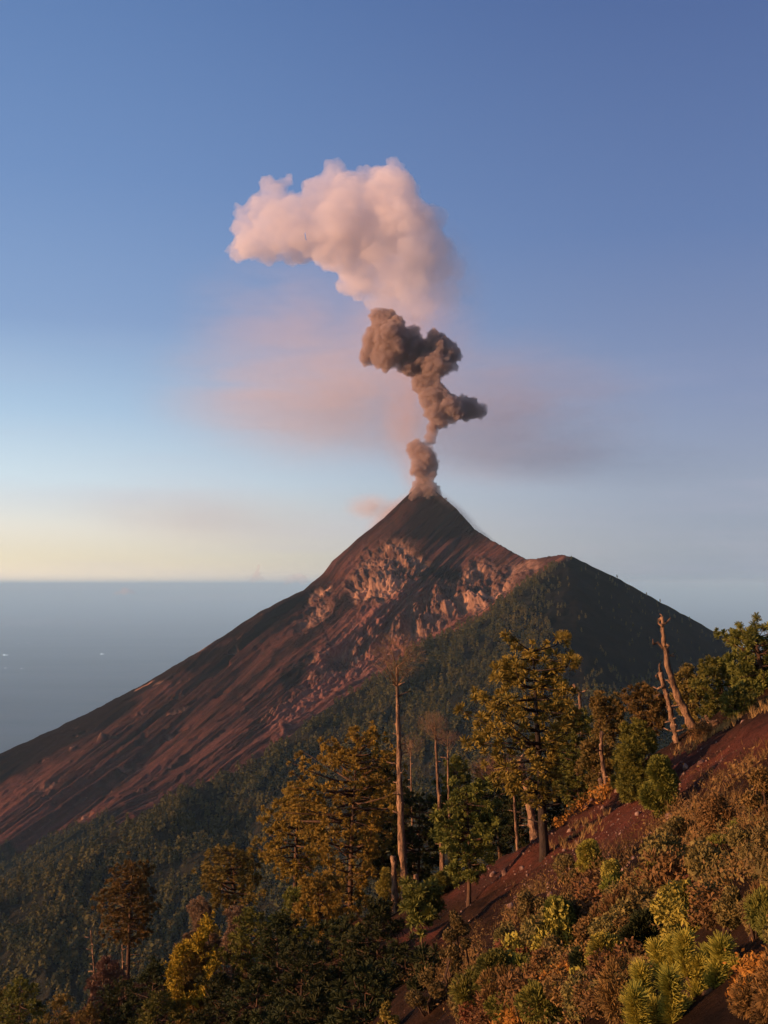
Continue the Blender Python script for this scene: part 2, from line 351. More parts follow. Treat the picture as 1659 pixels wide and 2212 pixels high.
c = t.mix(t.mr(ro, .15, .6), c, rc)
c = t.mix(wd_, c, (.025, .028, .016))
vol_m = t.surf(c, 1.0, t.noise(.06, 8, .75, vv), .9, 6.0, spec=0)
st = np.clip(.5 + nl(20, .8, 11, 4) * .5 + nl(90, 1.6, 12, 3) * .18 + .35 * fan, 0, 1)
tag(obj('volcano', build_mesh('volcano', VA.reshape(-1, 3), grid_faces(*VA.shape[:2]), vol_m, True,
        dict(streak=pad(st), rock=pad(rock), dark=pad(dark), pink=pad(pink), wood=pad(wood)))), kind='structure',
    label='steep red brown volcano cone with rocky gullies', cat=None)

# ------------------------------------------------------------------ forested ridge
RP = [(-300, 2045, 1330), (-150, 1985, 1360), (0, 1925, 1400), (130, 1872, 1450), (220, 1805, 1520), (320, 1748, 1580), (400, 1708, 1640), (440, 1690, 1670), (500, 1672, 1720), (570, 1632, 1780), (640, 1578, 1850), (690, 1540, 1900), (745, 1505, 1960), (800, 1478, 2010), (850, 1445, 2060), (880, 1412, 2100), (930, 1385, 2180), (980, 1358, 2250),
      (1040, 1322, 2350), (1090, 1287, 2440), (1130, 1256, 2520), (1170, 1228, 2600), (1200, 1210, 2660), (1220, 1200, 2700), (1238, 1203, 2710), (1280, 1224, 2730), (1340, 1252, 2750), (1400, 1286, 2760), (1500, 1340, 2780), (1590, 1392, 2790), (1750, 1482, 2800), (2100, 1680, 2800)]
NR, NC = 300, 560
top = curve(RP, NC)
BP = [(-300, 2700, 700), (300, 2700, 680), (800, 2600, 720), (1200, 2300, 800), (1700, 2050, 950), (2400, 1900, 1300)]
bot = curve(BP, NC); T3, B3 = PX(*top.T), PX(*bot.T)
tt = np.linspace(0, 1, NR)[:, None, None]
RPt = (1 - tt) * T3[None] + tt * B3[None]
S2r, T2r = np.broadcast_arrays(np.linspace(0, 1, NC)[None], tt[..., 0])
RPt[..., 2] -= 40 * np.sin(np.pi * T2r)
nz = lambda fs, ft, o=0, oc=4: fbm(np.stack([S2r * fs + o, T2r * ft + o, S2r * 0 + o], -1), oc)
RPt[..., 2] += sstep(0, .12, T2r) * ((1 - np.abs(perlin(np.stack([S2r * 11 + nz(4, 3, 3) * .4, T2r * 1.3, S2r * 0], -1))) * 2) * 26 + nz(30, 12) * 9) + nz(120, 40, 7, 2) * 2
k = (np.arange(24, 0, -1) / 24)[:, None, None]
cliff = RPt[:1] + k * np.array([20, 500.0, -480.0])
RA = np.concatenate([cliff, RPt], 0)
qx, qy = proj(RPt)
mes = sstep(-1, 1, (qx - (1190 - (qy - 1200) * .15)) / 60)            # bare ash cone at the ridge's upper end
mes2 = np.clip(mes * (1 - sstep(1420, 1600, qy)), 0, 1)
lip = np.exp(-(T2r / .02) ** 2) * (qx > 980) * (qx < 1232)
bare = sstep(0, 22, qy - (1925 - (qx - 30) * .62)) * 0
mesp = np.pad(mes2, ((24, 0), (0, 0)), mode='edge'); lipp = np.pad(lip, ((24, 0), (0, 0)), mode='edge')
t = NT('forest floor and ash'); vv = t.coord('Object')
c = t.mix(t.mr(t.noise(.02, 6, .65, vv), .35, .65), (.014, .015, .009), (.03, .025, .014))
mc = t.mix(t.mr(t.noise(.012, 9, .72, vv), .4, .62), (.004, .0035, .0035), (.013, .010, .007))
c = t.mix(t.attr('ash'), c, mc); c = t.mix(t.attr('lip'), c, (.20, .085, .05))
ridge_m = t.surf(c, 1.0, t.noise(.05, 8, .75, vv), .9, 5.0, spec=0)
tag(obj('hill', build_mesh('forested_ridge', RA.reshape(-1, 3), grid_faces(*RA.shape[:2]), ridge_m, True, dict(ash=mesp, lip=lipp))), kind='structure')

# ------------------------------------------------------------------ near hillside
ANCH = [(1600, 2212, 6), (1300, 2212, 8.7), (1000, 2212, 17), (1170, 1868, 75), (875, 1955, 83), (755, 1995, 88), (1460, 1592, 70), (1659, 1512, 66), (1560, 1545, 68), (1390, 1795, 42), (1480, 1645, 60),
        (1600, 1720, 28), (1450, 1800, 29), (1500, 1910, 18), (1250, 1860, 45), (1060, 2020, 40), (1000, 1895, 76), (600, 2110, 95), (275, 2125, 115), (400, 2190, 100), (50, 2270, 120), (-200, 2400, 130), (1659, 1600, 50), (1330, 1700, 62), (1560, 1600, 62),
        (1200, 1950, 150), (1600, 1680, 110), (1100, 1960, 110), (1900, 1500, 110), (800, 2080, 150), (300, 2400, 240), (800, 2500, 400), (1300, 2200, 300), (1900, 2000, 300), (0, 2600, 400), (1900, 2000, 500), (-500, 2600, 300), (700, 2330, 38), (850, 2080, 60), (1000, 2060, 48)]
AP = np.array([PX(*a) for a in ANCH]); AP = np.vstack([AP, [[0, 0.5, -1.7], [-3, 0, -4], [3, 0, .4], [-20, 20, -24], [-30, 0, -25], [25, 10, 13], [60, 60, 25], [60, 100, 10], [-60, 60, -62]]])
def plane_z(x, y): return -1.7 - .342 * y + .75 * x
LS = lambda x, y: np.stack([x / np.sqrt(1 + (x * x + y * y) / 900.), y / np.sqrt(1 + (x * x + y * y) / 900.)], -1)   # far distances squeezed
AQ = AP[:, :2]
def ker(A, B): return np.linalg.norm(A[:, None] - B[None], axis=-1)
Kmat = ker(AQ, AQ); Kmat -= np.eye(len(AQ)) * 1.5
n_ = len(AQ); Am = np.zeros((n_ + 3, n_ + 3)); Am[:n_, :n_] = Kmat; Am[:n_, n_] = 1; Am[:n_, n_ + 1:] = AQ; Am[n_:, :n_] = Am[:n_, n_:].T
sol = np.linalg.solve(Am, np.r_[AP[:, 2] - plane_z(AP[:, 0], AP[:, 1]), 0, 0, 0])
def hC(x, y, detail=True):
    x, y = np.asarray(x, float), np.asarray(y, float); sh = x.shape; q = np.stack([x.ravel(), y.ravel()], -1); out = np.empty(len(q))
    for i in range(0, len(q), 40000):
        b = q[i:i + 40000]; out[i:i + 40000] = ker(b, AQ) @ sol[:n_] + sol[n_] + b @ sol[n_ + 1:]
    z = out.reshape(sh) + plane_z(x, y)
    if detail:
        far = sstep(1, 14, y)
        z = z + far * .8 * fbm(np.stack([x / 7, y / 7, x * 0], -1), 3) + .10 * fbm(np.stack([x / 1.1, y / 1.1, x * 0 + 3], -1), 3) + sstep(12, 30, y) * .22 * (1 - np.abs(perlin(np.stack([x / 2.2, y / 2.6, x * 0 + 8], -1))) * 2)
    return z
ny, nx = 760, 620
yy = np.concatenate([np.linspace(-6, 1.4, 16), np.geomspace(1.6, 560, ny - 16)])[:, None]; aa = np.linspace(-1.1, 1.1, nx)[None]
gx = aa * (np.abs(yy) + 7); gy = yy + gx * 0
gz = hC(gx, gy)
CP = np.stack([gx, gy, gz], -1)
gqx, gqy = proj(np.where(gy[..., None] < 1, CP * 0 + [0, 1, 0], CP))
def region(x, y, pts, s):
    out = 0
    for (cx, cy, rx, ry, an) in pts:
        a = math.radians(an); dx, dy = x - cx, y - cy
        out = out + np.exp(-(((dx * math.cos(a) + dy * math.sin(a)) / rx) ** 2 + ((-dx * math.sin(a) + dy * math.cos(a)) / ry) ** 2) ** s)
    return np.clip(out, 0, 1)
CINDER = [(1300, 1790, 240, 60, -33), (1050, 1880, 120, 38, -30), (1560, 1640, 180, 48, -28), (1400, 1700, 120, 40, -35), (900, 2020, 60, 20, 0)]
def cinder_w(x, y): return region(x, y, CINDER, 2)
cin = cinder_w(gqx + fbm(np.stack([gx, gy, gx * 0], -1) / 2, 3) * 25, gqy)
cin[gy < 3] = 0
t = NT('red cinder slope'); vv = t.coord('Object')
red = t.mix(t.mr(t.noise(.5, 8, .7, vv), .35, .65), (.075, .026, .017), (.20, .064, .038))
red = t.mix(t.mr(t.noise(.22, 6, .7, vv), .45, .6, 0, .75), red, (.055, .03, .02)); red = t.mix(t.mr(t.noise(9, 4, .7, vv), .55, .7, 0, .5), red, (.10, .06, .05))
soil = t.mix(t.mr(t.noise(.9, 8, .7, vv), .35, .65), (.016, .010, .007), (.065, .032, .016))
c = t.mix(t.attr('cinder'), soil, red)
hs_m = t.surf(c, 1.0, t.noise(1.6, 10, .8, vv), 1.0, .7, spec=.05)
tag(obj('hillside', build_mesh('hillside', CP.reshape(-1, 3), grid_faces(*CP.shape[:2]), hs_m, True, dict(cinder=cin))), kind='structure')
def on_ground(px, Y, detail=True):
    x = (px - CX) / FPX * Y / cp; return np.array([x, Y, float(hC(np.array([x]), np.array([Y]), detail)[0])])

# ------------------------------------------------------------------ far forest
def far_crowns(P, H, lod, geo):
    n = len(P); m = n * lod
    h = np.repeat(H, lod); u = rng.uniform(0, 1, m) ** .8
    rad = np.sin(np.pi * np.clip(u * .93 + .07, 0, 1) ** .8) ** .7 * (1.0 - .55 * u)
    a = rng.uniform(0, 2 * math.pi, m); rr_ = rad * h * .27 * rng.uniform(.65, 1.05, m)
    lean = np.repeat(rng.normal(size=(n, 2)) * .05, lod, 0)
    C = np.repeat(P, lod, 0) + np.stack([np.cos(a) * rr_ + lean[:, 0] * h * u, np.sin(a) * rr_ + lean[:, 1] * h * u, h * (.12 + .88 * u)], -1)
    nrm = np.stack([np.cos(a), np.sin(a), .5 + u], -1); nrm /= np.linalg.norm(nrm, axis=1)[:, None]
    b1 = np.cross(nrm, unit(m)); b1 /= np.linalg.norm(b1, axis=1)[:, None]; b2 = np.cross(nrm, b1)
    sz = (h * .13 * rng.uniform(.6, 1.3, m))[:, None]
    V = np.stack([C - b1 * sz - nrm * sz * .4, C + b1 * sz - nrm * sz * .4, C + b2 * sz * 1.3], 1).reshape(-1, 3)
    F = np.arange(3 * m).reshape(-1, 3); geo.append((V, F))
cell = RPt[:-1, :-1]; e1 = RPt[:-1, 1:] - cell; e2 = RPt[1:, :-1] - cell
area = np.linalg.norm(np.cross(e1, e2), axis=-1)
cqx, cqy = proj(cell); vis = (cqx > -160) & (cqx < 1720) & (cqy < 2330)
dens = area * vis * (1 - .965 * mes2[:-1, :-1]) * (1 - .9 * lip[:-1, :-1]) * np.clip(.5 + fbm(cell / 45.0, 3) * 1.3, .05, 1)
dens *= 1 - .93 * ((cqx > 950) & (cqy > 1850)) - .0
pr = dens.ravel() / dens.sum(); NTREE = int(min(34000, dens.sum() / 40))
ci = rng.choice(len(pr), NTREE, p=pr); ii, jj = np.unravel_index(ci, dens.shape); u1, u2 = rng.uniform(size=(2, NTREE, 1))
TP = cell[ii, jj] + u1 * e1[ii, jj] + u2 * e2[ii, jj]; TH = 6.5 + 13 * rng.uniform(0, 1, NTREE) ** 1.3 * (1 - .6 * mes2[ii, jj]); TP[:, 2] -= .5
order = np.argsort(TP[:, 1]); tqx, tqy = proj(TP); inview = (tqx > 0) & (tqx < 900) & (tqy < 2215)
near_ids = [i for i in order if inview[i]][:290]
mask = np.ones(NTREE, bool); mask[near_ids] = False
wx = np.argwhere(wood > .6); wsel = wx[rng.choice(len(wx), 1500)]; WP = VP[wsel[:, 0], wsel[:, 1]]; WH = rng.uniform(8, 13, len(WP))
t = NT('far pine crowns'); vv = t.coord('Object')
c = t.mix(t.mr(t.noise(.012, 4, .6, vv), .38, .62), (.055, .06, .02), (.10, .085, .023)); c = t.mix(t.mr(t.noise(.22, 2, .5, vv), .45, .7, 0, .6), c, (.10, .075, .022))
far_m = t.surf(c, .9, spec=.05, transl=.15)
g = []; far_crowns(np.vstack([TP[mask], WP]), np.r_[TH[mask], WH], 34, g)
tag(obj('forest', build_mesh('far_forest', g[0][0], g[0][1], far_m)), kind='stuff', label='dense dark pine forest covering the distant ridge', cat='forest')
protos = []
for q in range(5):
    g = []; far_crowns(np.zeros((1, 3)), np.array([11.0]), 150, g); V, F = g[0]
    V = V.reshape(-1, 3, 3); ctr = V.mean(1, keepdims=True); V = ((V - ctr) * .62 + ctr).reshape(-1, 3)
    tk = Geo(); tk.tube([(0, 0, -1), (0, 0, 4), (.1, 0, 9)], [.25, .2, .06], 5)
    protos.append((build_mesh('far_crown', V, F, far_m), tk.mesh('far_trunk', M['bark_dark'])))
root0 = None
for n_i, i in enumerate(near_ids):
    cm, tm = protos[n_i % 5]
    o = bpy.data.objects.new('forest_pine', None); COL.objects.link(o); o.location = TP[i]; o.scale = [TH[i] / 11.0] * 3; o.rotation_euler = (0, 0, rng.uniform(0, 6.28))
    tag(o, 'small dark pine standing among the forest low on the distant ridge', 'pine tree', 'pines on the distant ridge')
    obj('crown', cm, o); obj('trunk', tm, o)

# ------------------------------------------------------------------ town lights on the plain
lm = NT('town light'); e = lm.n('ShaderNodeEmission'); e.inputs[0].default_value = (.85, .95, 1, 1); e.inputs[1].default_value = 1.3; lm.l(e.outputs[0], lm.out.inputs[0])
def ico(r, sub=2):
    import bmesh
    bm = bmesh.new(); bmesh.ops.create_icosphere(bm, subdivisions=sub, radius=r)
    V = np.array([v.co[:] for v in bm.verts]); F = np.array([[v.index for v in f.verts] for f in bm.faces]); bm.free(); return V, F
iv, if_ = ico(1.0, 2)
for (lx, ly, s0, lab) in [(9, 1415, 1.3, 'brightest cluster of town lights at the left edge of the plain'), (40, 1390, .6, 'upper faint town light on the hazy plain'), (60, 1389, .5, 'small town light right of the upper faint one'),
                     (219, 1413, 1.0, 'lone town light nearest the volcano flank'), (11, 1443, .6, 'lower faint town light near the left edge'), (46, 1444, .7, 'lower town light right of the faint edge one')]:
    d = PX(lx, ly, 1.0); d = d * (-3280 / d[2]); r_ = 30 * s0 * d[1] / 37000
    g = Geo(); g.add(iv * [r_, r_, r_ * .6], if_); g.add(iv * r_ * .5 + [r_ * 2.3, 10, 0], if_)
    tag(obj('town_light', g.mesh('town_light', lm.m), loc=d), lab, 'light', 'town lights on the plain')

def ray_ground(px, py, ylo=4.0, yhi=140.0):
    Y = np.geomspace(ylo, yhi, 700); P = PX(px, py, Y); d = P[:, 2] - hC(P[:, 0], P[:, 1]); i = np.argmax(d < 0)
    return float(Y[i]) if (d < 0).any() else None
# ------------------------------------------------------------------ near trees
def top_z(px, py, Y): return PX(px, py, Y)[2]
def sink(p, d=.25): return p - np.array([0, 0, d])
def pine(label, pxt, top, pxb, Y, prof, mat, dens=1.0, blade=.27, bw=.042, nb=64, r0=None, group=None, bark='bark', whorl=.45, name='pine_tree', dead_low=0, base=None):
    """prof: rows (image row, reach to the left, reach to the right) of the crown, turned into metres at depth Y"""
    B = on_ground(pxb, Y) if base is None else np.array(base); k = Y / FPX
    tx, ty_, tz = PX(pxt, top, Y); H = tz - B[2]
    prof = sorted(prof); pz = np.array([top_z(pxt, p[0], Y) for p in prof])[::-1]; pl = np.array([p[1] for p in prof])[::-1] * k; pr_ = np.array([p[2] for p in prof])[::-1] * k
    r0 = r0 or .022 * H
    n = 12; u = np.linspace(0, 1, n); bend = rng.normal(size=2) * .012 * H
    ctr = np.stack([B[0] + (tx - B[0]) * u + bend[0] * np.sin(u * 4), Y + bend[1] * np.sin(u * 3.2), B[2] - .5 + (H + .35) * u], -1)
    tg = Geo(); tg.tube(ctr, r0 * (1 - u * .88) * (1 + .25 * np.exp(-u * 25)), 8, .08)
    Cs, Ds = [], []
    def axis(z):
        f = (z - ctr[0, 2]) / (ctr[-1, 2] - ctr[0, 2]); return np.array([np.interp(f, u, ctr[:, i]) for i in range(3)])
    z = pz[0]
    while z < tz - .1:
        L0, R0 = np.interp(z, pz, pl), np.interp(z, pz, pr_); nbz = rng.randint(4, 8); off = rng.uniform(0, 6.28)
        for q in range(nbz):
            ph = off + q * 2 * math.pi / nbz + rng.normal() * .2; cx_ = math.cos(ph)
            L = abs(cx_) * (R0 if cx_ > 0 else L0) + abs(math.sin(ph)) * .5 * (L0 + R0); L *= rng.uniform(.45, 1.08); airy = 1.0 if math.sin(ph) > -.5 else .6
            if L < .15: L = .15
            p0 = axis(z); up = rng.uniform(-.15, .6) * L + .1
            m_ = 5; uu = np.linspace(0, 1, m_)[:, None]
            dirv = np.array([cx_, math.sin(ph), 0]); side = np.array([-dirv[1], dirv[0], 0])
            pts = p0 + dirv * L * uu + np.array([0, 0, 1]) * (up * uu ** 1.5) + side * (rng.normal() * .12 * L * np.sin(uu * 3))
            if L > .6: tg.tube(pts, np.linspace(max(.018, .02 * L + .01), .012, m_), 4)
            nt = max(2, int(dens * airy * (1.2 + L * 2.5))); f = rng.uniform(.3, 1.02, nt) ** .6
            P = p0 + dirv * L * f[:, None] + np.array([0, 0, 1]) * (up * f[:, None] ** 1.5)
            P = P + side * (rng.normal(size=(nt, 1)) * .2 * L * f[:, None]) + rng.normal(size=(nt, 3)) * [.12, .12, .26]
            Cs.append(P); Ds.append(np.tile(dirv * .5 + [0, 0, .65], (nt, 1)))
        z += whorl * rng.uniform(.75, 1.25)
    Cs.append(np.array([axis(tz)])); Ds.append(np.array([[0, 0, 1.0]]))
    for _ in range(dead_low):
        zz = rng.uniform(B[2] + .15 * H, pz[0] + .05 * H); p0 = axis(zz); ph = rng.uniform(0, 6.28); L = rng.uniform(.4, 1.6)
        pts = p0 + np.linspace(0, 1, 4)[:, None] * np.array([math.cos(ph), math.sin(ph), rng.uniform(-.1, .3)]) * L; tg.tube(pts, np.linspace(.04, .012, 4), 4)
    Cs, Ds = np.vstack(Cs), np.vstack(Ds)
    V, F = blades(Cs, Ds * .8, nb, blade * rng.uniform(.8, 1.5, len(Cs)), bw, 1.15)
    root = bpy.data.objects.new(name, None); COL.objects.link(root); root.location = B
    tag(root, label, 'pine tree', group)
    obj('trunk', tg.mesh('trunk', M[bark], True, B), root); obj('crown', build_mesh('crown', V - B, F, M[mat]), root)
    return root
def auto(top, bot, w, lo=.35, hi=.5, asym=0.0):
    h = bot - top; W = w / 2
    return [(top, W * .12, W * .12), (top + .12 * h, W * hi, W * hi), (top + .35 * h, W * (.85 - asym), W * (.85 + asym)), (top + .62 * h, W * (1 - asym), W * (1 + asym)), (top + .85 * h, W * .9, W * .85), (bot, W * lo, W * lo)]

def shrub(label, px, top, wpx, Y, mat, kind='leaf', leaf=.07, n=2600, bark='bark', name='bush', cat='bush', bot=None, group=None, base=None):
    if base is not None: Y = ray_ground(px, base) or Y
    B = on_ground(px, Y); k = Y / FPX; W = wpx * k / 2; leaf = leaf * (1 if base is None else max(.75, Y / 24) ** (.45 if kind == 'needle' else 1)); tz = top_z(px, top, Y); H = max(.3, tz - B[2])
    lowf = .12 if bot is None else max(0, (top_z(px, bot, Y) - B[2]) / H)
    g = Geo(); Cs = []; nl = rng.randint(9, 14)
    for q in range(nl):
        h = lowf + (1 - lowf) * (q + .5) / nl; wl_ = W * (math.sin(math.pi * min(1, (h - lowf) / (1 - lowf) * .86 + .12)) ** .6)
        a = rng.uniform(0, 6.28); rr_ = wl_ * .6 * rng.uniform(.3, 1)
        rr_ *= 1.35; c_ = B + [math.cos(a) * rr_, math.sin(a) * rr_, H * h * .93]; lr = W * rng.uniform(.24, .46)
        st_ = B + [math.cos(a) * .1 * W, math.sin(a) * .1 * W, -.2]
        mid = (st_ + c_) / 2 + rng.normal(size=3) * .06 * H; g.tube([st_, mid, c_], [.02 * H + .01, .012 * H + .008, .006], 5)
        d = unit(n // nl); P = c_ + d * (rng.uniform(.25, 1, (n // nl, 1)) ** .5) * [lr, lr, lr * .9] + rng.normal(size=(n // nl, 3)) * lr * .08
        Cs.append((P, d))
    P = np.vstack([c[0] for c in Cs]); D = np.vstack([c[1] for c in Cs])
    if kind == 'leaf': V, F = leaves(P, leaf, D)
    else: sel = rng.rand(len(P)) < .13; V, F = blades(P[sel], D[sel] * .7 + [0, 0, .4], 40, leaf * 2.7, leaf * .26, 1.0)
    root = bpy.data.objects.new(name, None); COL.objects.link(root); root.location = B; tag(root, label, cat, group)
    obj('stems', g.mesh('stems', M[bark], False, B), root); obj('foliage', build_mesh('foliage', V - B, F, M[mat]), root); return root

def snag(label, pts, Y, r0, r1=.04, stubs=14, twig=None, mat='bark_pale', name='dead_tree', stub_len=(.2, .7), forks=(), group=None):
    """pts: image points from the top down; the last one is put on the ground at depth Y"""
    B = on_ground(pts[-1][0], Y); P = [PX(p[0], p[1], Y) for p in pts[:-1]]; P.append(B - [0, 0, .5]); P = np.array(P)[::-1]
    d = np.r_[0, np.cumsum(np.linalg.norm(np.diff(P, axis=0), axis=1))]; n = 26; u = np.linspace(0, d[-1], n)
    ctr = np.stack([np.interp(u, d, P[:, i]) for i in range(3)], -1); uu = u / d[-1]
    ctr[1:-1] += rng.normal(size=(n - 2, 3)) * .06 * r0
    g = Geo(); g.tube(ctr, (r0 + (r1 - r0) * uu) * (1 + .3 * np.exp(-uu * 20)) * rng.uniform(.82, 1.15, n), 10, .2)
    root = bpy.data.objects.new(name, None); COL.objects.link(root); root.location = B; tag(root, label, 'dead tree', group)
    obj('trunk', g.mesh('trunk', M[mat], False, B), root)
    for _ in range(stubs):
        sg = Geo()
        f = rng.uniform(.25, .98); i = int(f * (n - 1)); p0 = ctr[i] + 0; a = rng.uniform(0, 6.28); L = rng.uniform(*stub_len) * (1 + .6 * (rng.rand() < .2))
        e_ = p0 + L * np.array([math.cos(a), math.sin(a) * .7, rng.uniform(-.15, .35)]); sg.tube([p0, (p0 + e_) / 2 + rng.normal(size=3) * .03, e_], [.07, .05, .03], 5); obj('branch', sg.mesh('branch', M[mat], False, B), root)
    for fk in forks:
        sg = Geo()
        q = np.array([PX(p[0], p[1], Y) + [0, rng.normal() * .2, 0] for p in fk]); sg.tube(q, np.linspace(r0 * .42, .025, len(q)), 6, .1); obj('branch', sg.mesh('branch', M[mat], False, B), root)
    if twig:
        (cx, cy, rx, ry, nt) = twig; k = Y / FPX; tg = Geo(); ctrp = PX(cx, cy, Y); base_i = int(n * .93)
        for q in range(34):
            e_ = ctrp + unit(1)[0] * np.array([rx * k, rx * k * .8, ry * k]) * rng.uniform(.6, 1); p0 = ctr[rng.randint(int(n * .90), n)]
            tg.tube([p0, (p0 + e_) / 2 - [0, 0, .12], e_], [.025, .013, .006], 4)
        tgm = tg.mesh('limbs', M[mat], False, B); obj('limb', tgm, root)
        C = ctrp + unit(nt) * (rng.uniform(.1, 1, (nt, 1)) ** .5) * np.array([rx * k, rx * k * .8, ry * k])
        V, F = blades(C, (C - ctrp) * .5 + [0, 0, .5], 4, .5, .009, .6, .4); obj('twigs', build_mesh('twigs', V - B, F, M['dry']), root)
    return root

# the tall pines on the near slope
T1Y = ray_ground(1170, 1858, 40, 74) or 70.0
print('T1Y', T1Y)
pine('tall windswept pine with a layered golden green crown and bare lower trunk', 1150, 1385, 1170, T1Y,
     [(1385, 15, 60), (1405, 45, 72), (1440, 62, 78), (1475, 85, 78), (1510, 112, 72), (1545, 140, 72), (1580, 148, 60), (1620, 150, 40), (1650, 130, 26), (1690, 120, 14), (1715, 100, 8), (1735, 60, 4)],
     'needle_olive', dens=.85, r0=.26, dead_low=12, bark='bark_dark', whorl=.5)
pine('broad golden pine with a spreading layered crown beside the tall bare trunk', 770, 1588, 757, 88,
     [(1588, 15, 25), (1612, 52, 50), (1650, 92, 78), (1700, 112, 92), (1740, 130, 100), (1775, 140, 100), (1800, 60, 60), (1830, 120, 60), (1870, 80, 70), (1905, 80, 45), (1950, 70, 30), (1985, 50, 15)],
     'needle_gold', dens=.78, r0=.26, dead_low=8, whorl=.5)
pine('golden pine with a slanting crown at the outer left edge of the broad golden one', 640, 1700, 650, 95,
     [(1700, 10, 30), (1740, 35, 40), (1790, 60, 50), (1830, 92, 60), (1870, 80, 50), (1900, 30, 20)], 'needle_gold', dens=.9, dead_low=8)
pine('yellow pine low in front of the broad golden crown', 690, 1895, 700, 80, auto(1885, 2010, 90), 'needle_gold', dens=1.2)
pine('brown golden pine with a dark shaded side above pinkish dry bushes', 505, 1830, 515, 98,
     [(1830, 15, 25), (1850, 35, 40), (1880, 60, 50), (1905, 75, 52), (1935, 78, 50), (1965, 30, 20)], 'needle_brown', dens=.9, dead_low=8)
pine('slim reddish brown pine standing alone near the lower left', 285, 1872, 290, 112,
     [(1872, 8, 18), (1890, 35, 30), (1925, 38, 38), (1950, 60, 40), (1985, 75, 42), (2015, 50, 38), (2035, 20, 25)], 'needle_brown', dens=.9, dead_low=8)
pine('medium green pine with tufted branches at the foot of the bare red slope', 1010, 1700, 1008, 62,
     [(1700, 20, 30), (1725, 45, 45), (1760, 40, 55), (1800, 72, 60), (1840, 66, 60), (1870, 50, 45), (1900, 25, 15)], 'needle_green', dens=1.2, whorl=.4)
pine('dark green pine behind the tall windswept pine, right of its trunk', 1240, 1535, 1248, 84, auto(1535, 1740, 110, asym=.1), 'needle_green', dens=1.1)
pine('small round topped pine left of the round brown tree', 1308, 1512, 1312, 80, auto(1512, 1600, 76, .6, .6), 'needle_brown', dens=1.2)
pine('round brown crowned tree behind the light green bush', 1396, 1497, 1398, 78, auto(1497, 1580, 84, .6, .7), 'needle_brown', dens=1.3)
pine('small brown pine right behind the leaning dead trunk', 1484, 1446, 1486, 76, auto(1446, 1560, 58), 'needle_brown', dens=1.2)
pine('pointed green pine on the skyline left of the large edge pine', 1552, 1420, 1556, 72, auto(1420, 1590, 110, .4, .4, .12), 'needle_green', dens=1.25)
pine('large dark pine at the right edge against the sky', 1630, 1364, 1640, 68, [(1362, 15, 30), (1380, 45, 60), (1420, 60, 70), (1480, 66, 70), (1530, 55, 60), (1555, 40, 40)], 'needle_green', dens=1.3, r0=.3)
pine('second large pine behind the right edge pine', 1690, 1355, 1700, 74, auto(1355, 1560, 120), 'needle_shaded', dens=1.2)
pine('bright green small pine under the pointed skyline pine', 1590, 1490, 1592, 62, auto(1490, 1570, 60), 'needle_green', dens=1.2)
pine('small round dark pine with a thin bare stem left of the shadowed slope', 910, 1918, 908, 52, auto(1918, 1992, 72, .7, .8), 'needle_green', dens=1.4, whorl=.3)
pine('dark pine behind the tall bare trunk, its right neighbour', 905, 1720, 905, 100, auto(1640, 1900, 130), 'needle_shaded', dens=1.1)
pine('dark pine left behind the tall bare trunk', 820, 1650, 822, 104, auto(1600, 1900, 110), 'needle_shaded', dens=1.1)
pine('dark pine in the gap beneath the layered windswept crown', 1075, 1640, 1078, 95, auto(1640, 1850, 120), 'needle_shaded', dens=1.0)
pine('dark pine at the left foot of the red slope', 1120, 1700, 1124, 88, auto(1700, 1830, 100), 'needle_shaded', dens=1.0)
pine('dark pine between the windswept pine and the light green bush', 1200, 1620, 1204, 96, auto(1620, 1790, 110), 'needle_shaded', dens=1.0)
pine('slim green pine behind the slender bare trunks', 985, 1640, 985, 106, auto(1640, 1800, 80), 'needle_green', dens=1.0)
pine('brown pine tip rising left behind the bare red slope', 1290, 1600, 1290, 76, auto(1600, 1700, 70), 'needle_brown', dens=1.1)
